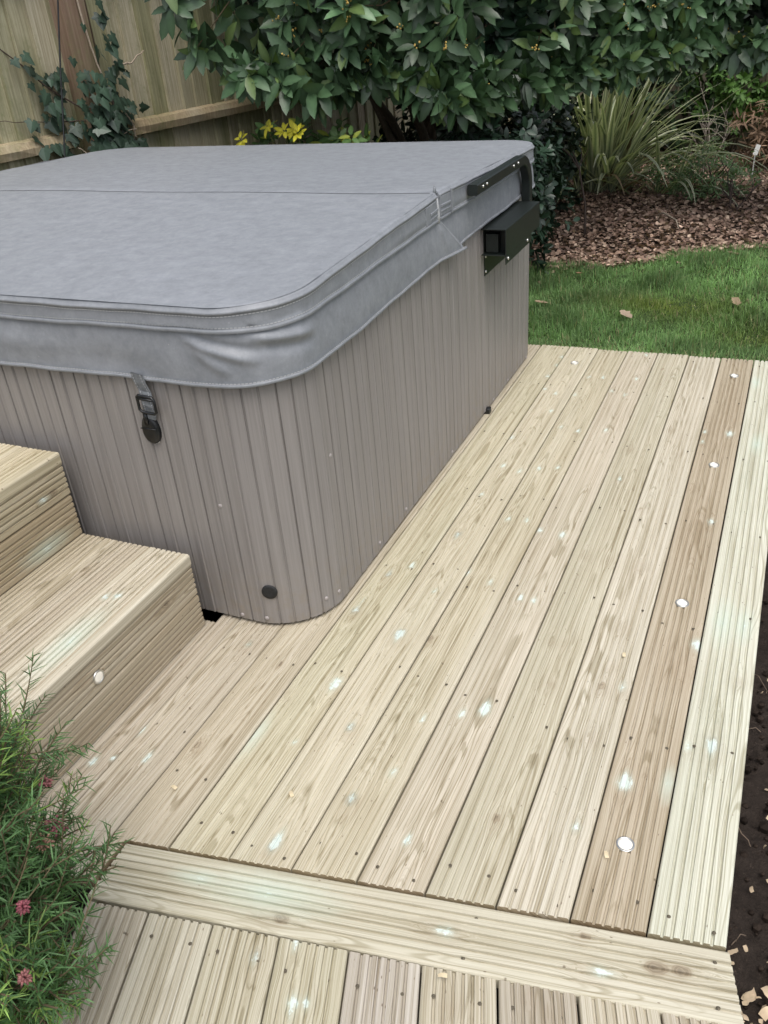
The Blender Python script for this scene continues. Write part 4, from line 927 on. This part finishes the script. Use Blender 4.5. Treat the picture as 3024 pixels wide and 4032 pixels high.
vine([(.60, .14, .9), (.35, .05, 1.1), (.15, .04, 1.3), (.05, .04, 1.4)], .005, .002, dk); vine([(.55, .12, .95), (.3, .05, .98), (.0, .04, 1.02)], .004, .0015, dk); vine([(.62, .06, .7), (.66, .05, 1.2), (.66, .05, 1.7)], .009, .006, dk)
vine([(.78, .05, 1.18), (.86, .06, 1.19), (.93, .08, 1.24)], .006, .003, pale)
s.build('stems', STEM, iv)

# ------------------------------------------------------------------ strap leaved plants
def flax(name, base, n, length, width, label, seed, lean=(0, 0), spread=(.1, .95), group=None):
    r = np.random.default_rng(seed); t = thing(name, base, label, 'strap leaf plant', group); base = np.array(base)
    for dry in (0, 1):
        mb = MB()
        for k in range(n if not dry else max(4, n//6)):
            az = r.uniform(0, 6.283); el = r.uniform(*spread)*(1 if not dry else 1.25); L = r.uniform(*length)*(1 if not dry else .75); w = r.uniform(*width)
            d = np.array([math.cos(az)*math.sin(el)+lean[0], math.sin(az)*math.sin(el)+lean[1], math.cos(el)]); d /= np.linalg.norm(d)
            side = np.cross(d, [0, 0, 1.]); side = side/(np.linalg.norm(side)+1e-6); b0 = base + np.array([r.normal(0, .07), r.normal(0, .07), 0]); N = 12; V, C = [], []
            bend = r.uniform(.2, 1.0)*(.6+el) if r.random() < .8 else 1.5; p = b0.copy(); dd = d.copy(); col = np.array([.14, .185, .115])*np.exp(r.normal(0, .2)) if not dry else np.array([.20, .15, .09])
            edge = np.array([.55, .56, .39])*np.exp(r.normal(0, .15)) if not dry else col
            for i in range(N):
                f = i/(N-1); ww = w*(.55 + .9*f if f < .4 else .91)*(1-max(0, f-.55)/.45*.93); up = np.cross(side, dd)
                for q, cc in ((-1, edge), (-.62, edge*.8+col*.2), (0, col), (.62, edge*.8+col*.2), (1, edge)): V.append(p + side*q*ww*.5 + up*abs(q)*ww*.18); C.append(cc*(.55+.45*min(1, f*2.2)) if 0 else cc)
                p = p + dd*L/(N-1); dd = dd + np.array([0, 0, -1.])*bend*f*.24; dd /= np.linalg.norm(dd)
            mb.add(V, [[5*i+j, 5*i+j+1, 5*i+6+j, 5*i+5+j] for i in range(N-1) for j in range(4)], col=np.array(C))
        mb.build('leaves' if not dry else 'dry_leaves', SOFT, t)
    return t
flax('strap_leaf_plant', (-1.36, 7.05, -.09), 140, (.75, 1.3), (.036, .056), 'large clump of upright green and cream striped strap leaves in the leaf litter', 61, lean=(.20, -.12))
flax('strap_leaf_plant', (-.90, 7.0, -.09), 17, (.55, .85), (.028, .040), 'smaller arching strap leaf tuft on the right of the large striped clump', 62, lean=(.05, -.1), spread=(.35, 1.15))
bush('leafy_shrub', (-.62, 7.05, .08), (.42, .42, .24), 280, (5, 8), (.035, .055), (.11, .17, .08), 'low loose grey green shrub beside the arching strap leaf tuft', 'shrub', 71, shape=(LANCE_V, LANCE_F), wfac=1.3, stems=14)
bush('leafy_shrub', (-.55, 8.55, .52), (.42, .30, .38), 230, (5, 8), (.05, .075), (.075, .15, .035), 'fresh green rounded shrub at the back under the laurel', 'shrub', 72, stems=10)
bush('leafy_shrub', (.25, 8.6, .4), (.5, .4, .5), 260, (5, 8), (.05, .08), (.05, .10, .03), 'mid green shrub at the back right beyond the brown ferny clump', 'shrub', 73, stems=10)
bush('leafy_shrub', (-1.3, 8.6, .45), (.8, .35, .6), 380, (5, 8), (.06, .09), (.03, .055, .024), 'dark green shrub behind the striped strap leaf clump', 'shrub', 74, stems=10)
bush('brown_fern', (-.18, 7.95, .22), (.30, .25, .30), 150, (5, 8), (.06, .11), (.19, .125, .085), 'rusty brown winter clump of dead fronds at the right edge', 'plant', 75, shape=(LANCE_V, LANCE_F), mat=DRY, wfac=1.0, stems=20, stem_col=(.16, .09, .05), droop=(.1, .8))
# grey twiggy shrub, slim sapling, cane
def twigs(name, base, n, h, spread, col, label, cat, seed, r0=.006, forks=3):
    r = np.random.default_rng(seed); t = thing(name, base, label, cat); mb = MB(); base = np.array(base)
    def grow(p, d, L, rad, lev):
        N = 5; P = [p]
        for i in range(N): d = d + r.normal(0, .13, 3); d = d/np.linalg.norm(d); P.append(P[-1] + d*L/N)
        mb.tube(P, np.linspace(rad, rad*.6, N+1), 5, np.array(col)*r.uniform(.75, 1.25))
        if lev > 0:
            for k in range(r.integers(2, forks+1)): grow(P[r.integers(2, N+1)], d + r.normal(0, .45, 3) + [0, 0, .25], L*r.uniform(.4, .42), rad*.6, lev-1)
    for k in range(n): 
        a = r.uniform(0, 6.28); grow(base + [r.normal(0, .03), r.normal(0, .03), 0], np.array([math.cos(a)*spread*r.random(), math.sin(a)*spread*r.random(), 1.]), h*r.uniform(.6, 1)*.6, r0*r.uniform(.7, 1.1), 2)
    mb.build('branches', STEM, t); return t
twigs('bare_shrub', (-.66, 7.75, -.09), 11, .85, .55, (.30, .26, .22), 'leafless pale grey twiggy shrub in front of the fresh green rounded shrub', 'shrub', 81)
twigs('bare_sapling', (-1.24, 5.75, -.09), 1, .95, .05, (.085, .065, .055), 'slim dark sapling stem in front of the large striped clump', 'sapling', 82, .011, 2)
twigs('bare_shrub', (-.36, 6.6, -.09), 4, .5, .6, (.10, .075, .065), 'small dark leafless shrub at the right edge of the leaf litter', 'shrub', 83, .007)
mb = MB(); mb.tube([(-1.62, 6.35, -.1), (-1.615, 6.35, .1), (-1.60, 6.36, .31)], .0085, 7, (.30, .26, .2)); tag(mb.build('garden_cane', STEM), 'short pale upright cane stuck in the bed just right of the dark evergreen', 'cane')
mb = MB(); mb.tube([(-.86, 6.2, -.06), (-.76, 6.12, .01), (-.66, 6.0, -.01), (-.62, 5.9, -.07)], [.006, .006, .005, .003], 6, (.33, .28, .22)); tag(mb.build('fallen_twig', STEM), 'pale bent twig lying on the leaf litter below the grey green shrub', 'twig')
mb = MB(); mb.box((-.018, -.001, 0), (.016, .001, .075), (.8, .8, .78), Matrix.Translation((-.30, 7.6, .12)) @ Matrix.Rotation(.25, 4, 'Y') @ Matrix.Rotation(-.25, 4, 'X')); mb.box((-.004, -.001, -.2), (.004, .001, 0), (.7, .7, .68), Matrix.Translation((-.30, 7.6, .12)))
tag(mb.build('plant_label', colmat('label_white', .5, .4, 50, .1, 0), smooth=False), 'small white plant label standing before the rusty brown clump', 'plant label')

# ------------------------------------------------------------------ leaf litter, lawn grass, fallen leaves
r = np.random.default_rng(91); N = 40000
x = r.uniform(-2.2, 1.6, N); y = border(x) - .05 + (9.0-border(x))*r.random(N)**1.2 + np.where(r.random(N) < .02, -r.random(N)*.35, 0)
z = ground_z(x, y) + .004 + r.uniform(0, .022, N)
CURL_V = np.array([[-.32, .05, .10], [0, 0, 0], [.32, .05, .12], [-.42, .5, .16], [0, .5, .03], [.42, .5, .10], [-.2, .9, .22], [0, 1.0, .16], [.2, .9, .12]]); CURL_F = [np.array([[0, 1, 4, 3], [1, 2, 5, 4], [3, 4, 7, 6], [4, 5, 8, 7]])]
pal_ = np.array([1.55, 1.5, 1.42])*np.array([(.22, .155, .125), (.17, .115, .095), (.30, .225, .185), (.12, .08, .065), (.36, .28, .23), (.10, .07, .06)]); C0 = pal_[r.choice(6, N, p=[.28, .27, .14, .16, .05, .10])]*np.exp(r.normal(0, .2, (N, 1)))
a = r.uniform(0, 6.283, N); V, F, C = scatter(CURL_V, CURL_F, np.c_[x, y, z], np.c_[np.cos(a), np.sin(a), r.normal(0, .28, N)], np.c_[r.normal(0, .45, (N, 2)), np.ones(N)], r.uniform(.016, .037, N), C0)
tag(link('leaf_litter', npmesh('leaf_litter', V, F, False, C), DRY), 'brown carpet of fallen leaves between the lawn and the plants', 'leaf litter', kind='stuff')
N = 165000; x = r.uniform(-1.72, 1.9, N); y = 3.59 + (border(x)+.10-3.59)*r.random(N); m_ = np.arange(N) > 118000; x[m_] = .40 + 1.3*r.random(m_.sum())**1.2; y[m_] = r.uniform(-.6, 3.62, m_.sum())
cl_ = np.sin(x*7+y*5)*np.sin(y*9-x*3) + .6*np.sin(x*17+2)*np.sin(y*15); moss = np.exp(-((x+.48)/.30)**2 - ((y-4.45)/.20)**2) + .7*np.exp(-((x+.05)/.2)**2 - ((y-4.1)/.12)**2)
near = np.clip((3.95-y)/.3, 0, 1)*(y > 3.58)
hgt = (.034 + .016*cl_ + r.normal(0, .010, N))*(1-.45*np.clip(moss, 0, 1)); hgt = np.clip(hgt, .012, .075)
a = r.uniform(0, 6.283, N); ln_ = np.clip(np.abs(r.normal(.85, .5, N)) + .5*near, 0, 1.9)
GC = np.array([.185, .31, .12])*np.exp(r.normal(0, .22, (N, 1))); GC = GC*(1-.35*np.clip(cl_, 0, 1)[:, None])*(1 + .28*np.sin(x*3.1+y*1.7)*np.sin(y*2.6-x*1.3+1) + .16*np.sin(x*11-y*8))[:, None]
GC = GC*(1-moss.clip(0, 1)[:, None]*.7) + np.array([.20, .235, .035])*moss.clip(0, 1)[:, None]*.7
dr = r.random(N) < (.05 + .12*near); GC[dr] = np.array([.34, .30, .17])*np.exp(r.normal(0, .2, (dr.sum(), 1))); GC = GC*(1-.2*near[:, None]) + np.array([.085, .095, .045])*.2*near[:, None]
BL_V = np.array([[-.055, 0, 0], [.055, 0, 0], [-.045, .55, -.03], [.045, .55, -.03], [0, 1, -.18]]); BL_F = [np.array([[0, 1, 3, 2]]), np.array([[2, 3, 4]])]
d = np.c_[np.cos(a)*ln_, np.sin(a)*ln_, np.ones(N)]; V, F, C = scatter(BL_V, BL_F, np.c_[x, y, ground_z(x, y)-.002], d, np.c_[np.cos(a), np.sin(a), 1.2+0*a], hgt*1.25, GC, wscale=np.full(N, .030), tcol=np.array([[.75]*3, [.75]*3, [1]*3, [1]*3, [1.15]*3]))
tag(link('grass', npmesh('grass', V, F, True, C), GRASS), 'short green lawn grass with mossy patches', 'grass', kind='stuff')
def loose_leaf(loc, size, col, label, rot, group=None, name='fallen_leaf', mat=DRY, cat='leaf'):
    rr = np.random.default_rng(int(abs(loc[0]*1000)+loc[1]*100)); V = []
    ts = [0, .12, .28, .42, .58, .72, .88, 1]; ws = [.02, .20, .30, .22, .36, .24, .22, .0]
    V, F = leaf_template(ts, [w*rr.uniform(.85, 1.15) for w in ws], .35, -.25); V = V*size; c, s = math.cos(rot), math.sin(rot); V = V @ np.array([[c, s, 0], [-s, c, 0], [0, 0, 1]])
    C = np.tile(np.array(col), (len(V), 1)); C[1::3] *= .8
    o = link(name, npmesh(name, V, F, True, C), mat); o.location = loc; return tag(o, label, cat, group)
gl = 'fallen leaves on the lawn'
loose_leaf((-.62, 4.14, -.045), .08, (.42, .32, .24), 'largest pale brown curled leaf on the lawn, in the middle near the deck', .9, gl)
loose_leaf((-1.07, 4.30, -.045), .075, (.36, .26, .18), 'brown leaf on the lawn beside the rear corner of the hot tub', 2.2, gl)
loose_leaf((-.70, 5.15, -.045), .08, (.30, .20, .15), 'two lobed brown leaf lying far out on the lawn near the bed edge', 1.2, gl)
loose_leaf((-.16, 4.42, -.045), .07, (.33, .25, .16), 'small buff leaf on the mossy right part of the lawn', .3, gl)
loose_leaf((-1.02, 4.86, -.045), .06, (.38, .22, .14), 'reddish brown small leaf on the left part of the lawn', 2.9, gl)
loose_leaf((-.22, 5.35, -.045), .07, (.24, .17, .12), 'dark brown leaf near the top right of the lawn', 1.9, gl)
# ------------------------------------------------------------------ soil strip: crumbs, roots and timber shavings
r = np.random.default_rng(95); mb = MB()
for k in range(1700):
    x, y = r.uniform(.10, .45), r.uniform(.55, 3.5); s = abs(r.normal(0, .0042))+.0018; mb.ball((x, y, float(ground_z(np.array(x), np.array(y)))+s*.2), s, np.array([.028, .021, .017])*r.uniform(.6, 1.7), 5, 3)
tag(mb.build('soil_crumbs', colmat('soil_crumb', .95, .1, 90, .5, 0), smooth=False), 'dark loose crumbs of soil in the strip beside the deck', 'soil', kind='stuff')
mb = MB()
for k in range(26):
    x, y = r.uniform(.12, .30), r.uniform(1.0, 2.6); z = float(ground_z(np.array(x), np.array(y))) + .012; a = r.uniform(0, 6.28); L = r.uniform(.03, .10); P = [(x + math.cos(a)*L*f + r.normal(0, .004), y + math.sin(a)*L*f + r.normal(0, .004), z + r.uniform(0, .012)) for f in np.linspace(0, 1, 6)]; mb.tube(P, .0011, 4, np.array([.22, .17, .13])*r.uniform(.6, 1.3))
tag(mb.build('root_fibres', STEM), 'thin torn roots poking from the dark soil beside the deck', 'roots', kind='stuff')
CH_V = np.array([[-.3, 0, 0], [.3, 0, .02], [-.34, .3, .14], [.30, .32, .16], [-.3, .62, .16], [.34, .66, .12], [-.2, .95, .02], [.22, 1, -.02]]); CH_F = [np.array([[0, 1, 3, 2], [2, 3, 5, 4], [4, 5, 7, 6]])]
N = 340; x = r.normal(.20, .06, N); y = r.normal(.90, .075, N); k_ = r.random(N) < .18; x[k_] = r.uniform(.12, .36, k_.sum()); y[k_] = r.uniform(.8, 1.9, k_.sum())
ok = x > .13 - .2*(y-.83); x, y = x[ok], y[ok]; N = len(x); a = r.uniform(0, 6.28, N)
V, F, C = scatter(CH_V, CH_F, np.c_[x, y, ground_z(x, y) + .012 + r.uniform(0, .05, N)*np.exp(-((x-.2)/.07)**2-((y-.88)/.08)**2)], np.c_[np.cos(a), np.sin(a), r.normal(0, .5, N)], np.c_[r.normal(0, .7, (N, 2)), np.ones(N)], r.uniform(.008, .030, N)*np.where(k_[ok], .55, 1), np.array([.66, .52, .37])*np.exp(r.normal(0, .16, (N, 1))))
tag(link('wood_shavings', npmesh('wood_shavings', V, F, True, C), DRY), 'heap of pale curled wood shavings on the soil by the crosswise board', 'shavings', kind='stuff')

# ------------------------------------------------------------------ needle leaved flowering bush at the lower left
r = np.random.default_rng(101); gv = thing('grevillea_bush', (-1.12, .30, -.2), 'needle leaved green bush with small pink flower clusters spilling over the near left deck corner', 'shrub')
def ray_pt(u, v, dist):   # a point of the bush's outline, measured from the photographer's standpoint
    d = CF*1844.7 + CR*(u-829.5) - CU*(v-1106); d /= np.linalg.norm(d); return CAMP + d*dist
tips = [(25, 1440, 1.72), (95, 1500, 1.66), (60, 1560, 1.6), (118, 1590, 1.58), (130, 1650, 1.5), (100, 1700, 1.5), (95, 1760, 1.46), (150, 1745, 1.5), (200, 1790, 1.50), (262, 1836, 1.47), (235, 1870, 1.46), (170, 1850, 1.42), (165, 1905, 1.42), (155, 1950, 1.38), (150, 2000, 1.36), (190, 2030, 1.36), (185, 2075, 1.34), (175, 2110, 1.33), (200, 2120, 1.33), (150, 2150, 1.30), (165, 2190, 1.30), (120, 2205, 1.28), (20, 1640, 1.5), (40, 1800, 1.36), (20, 1880, 1.3), (60, 1950, 1.28), (20, 2020, 1.24), (70, 2080, 1.24), (30, 2150, 1.2), (90, 2190, 1.22)]
BR = []
root = np.array([-1.12, .30, -.2]); hub = np.array([-1.02, .40, .10])
for u, v, d_ in tips: BR += [(ray_pt(u, v, d_), 1), (ray_pt(u - r.uniform(15, 60), v + r.uniform(-30, 30), d_ - .02), 1)]
for k in range(230):
    u = r.uniform(-200, 125) + 40*math.sin(k); v = r.uniform(1490, 2300); u = min(u, 20 + 105*np.clip((v-1560)/300, 0, 1) + 20*math.sin(v*.02)); BR.append((ray_pt(u, v, r.uniform(1.25, 1.62)), 0))
st_ = MB(); NP, NA, NN, NL, NC = [], [], [], [], []; tipsP = []
for tip, main in BR:
    h0 = root + (hub-root)*r.uniform(.4, 1) + r.normal(0, .05, 3); n = 22; ts = np.linspace(0, 1, n)[:, None]; ctrl = (h0+tip)/2 + [0, 0, r.uniform(.04, .13)] + r.normal(0, .03, 3)
    P = (1-ts)**2*h0 + 2*ts*(1-ts)*ctrl + ts**2*tip; P = P + np.cumsum(r.normal(0, .0015, P.shape), 0); st_.tube(P, np.linspace(.0045, .0011, n), 5, (.13, .10, .06)); tipsP.append(P[-2])
    twg = [(P, .30)]
    for q in range(r.integers(2, 5)):
        i = r.integers(8, n-2); b0 = P[i]; d = norm(P[i+1]-P[i]) + r.normal(0, .55, 3); d = norm(d); L = r.uniform(.05, .12); tw = b0 + d*np.linspace(0, L, 9)[:, None] + np.array([0, 0, .02])*np.linspace(0, 1, 9)[:, None]**2; st_.tube(tw, np.linspace(.0018, .0008, 9), 4, (.15, .12, .07), cap=False); twg.append((tw, .0))
    fresh = r.random() < .22
    for tw, f0 in twg:
        seg = np.linalg.norm(np.diff(tw, axis=0), axis=1).sum(); m = int(seg*(1-f0)/.0042)
        for f in np.linspace(f0, 1, max(4, m)):
            i = min(len(tw)-2, int(f*(len(tw)-1))); p = tw[i] + (tw[i+1]-tw[i])*(f*(len(tw)-1)-i); ax_ = norm(tw[i+1]-tw[i]); e = norm(np.cross(ax_, r.normal(0, 1, 3)))
            NP.append(p); NA.append(ax_*r.uniform(.55, 1.1) + e); NN.append(e*.2 + [0, 0, 1.] + r.normal(0, .3, 3)); NL.append(r.uniform(.020, .036)*(1-.35*(f > .93)))
            g_ = np.array([.19, .30, .075]) if (fresh and f > .55) else np.array([.080, .160, .060]); NC.append(g_*math.exp(r.normal(0, .25)))
V, F, C = scatter(NEED_V, NEED_F, np.array(NP), np.array(NA), np.array(NN), np.array(NL), np.array(NC), wscale=np.full(len(NP), .022)); link('needles', npmesh('needles', V, F, False, C), SOFT, gv); st_.build('stems', STEM, gv)
for (u, v, d_, col, sz) in ((122, 1782, 1.42, (.24, .085, .10), .9), (93, 1822, 1.38, (.45, .24, .18), .7), (51, 1960, 1.24, (.22, .065, .08), .32), (53, 2112, 1.18, (.22, .09, .085), .32), (57, 1646, 1.46, (.30, .17, .14), .7), (97, 1690, 1.48, (.30, .12, .12), .5)):
    c = ray_pt(u, v, d_); mb = MB()
    for k in range(46):
        q = c + norm(r.normal(0, 1, 3))*r.uniform(.2, 1)*np.array([.016, .014, .012])*sz; e = q + norm(q-c)*.006; mb.tube([q, (q+e)/2 + [0, 0, .001], e], [.0011, .0018, .0008], 5, np.array(col)*r.uniform(.7, 1.35))
    mb.build('flower_cluster', colmat('petal', .5, .3, 300, .15, 0), gv)
# a few pale splinters left on the boards
for i, (x, y, a) in enumerate(((-.129, 1.045, .4), (-.325, .735, 1.9), (-.745, .97, .8), (-.20, 1.605, .2), (-.985, .905, 1.4))):
    mb = MB(); mb.add(CH_V*[.012, .016, .016], CH_F[0], col=(.72, .6, .42)); o = mb.build('wood_shaving', DRY); o.location = (x, y, .004); o.rotation_euler = (0, 0, a)
    tag(o, 'tiny pale curl of shaved wood lying loose on the deck boards', 'wood shaving', 'wood shavings on the deck')
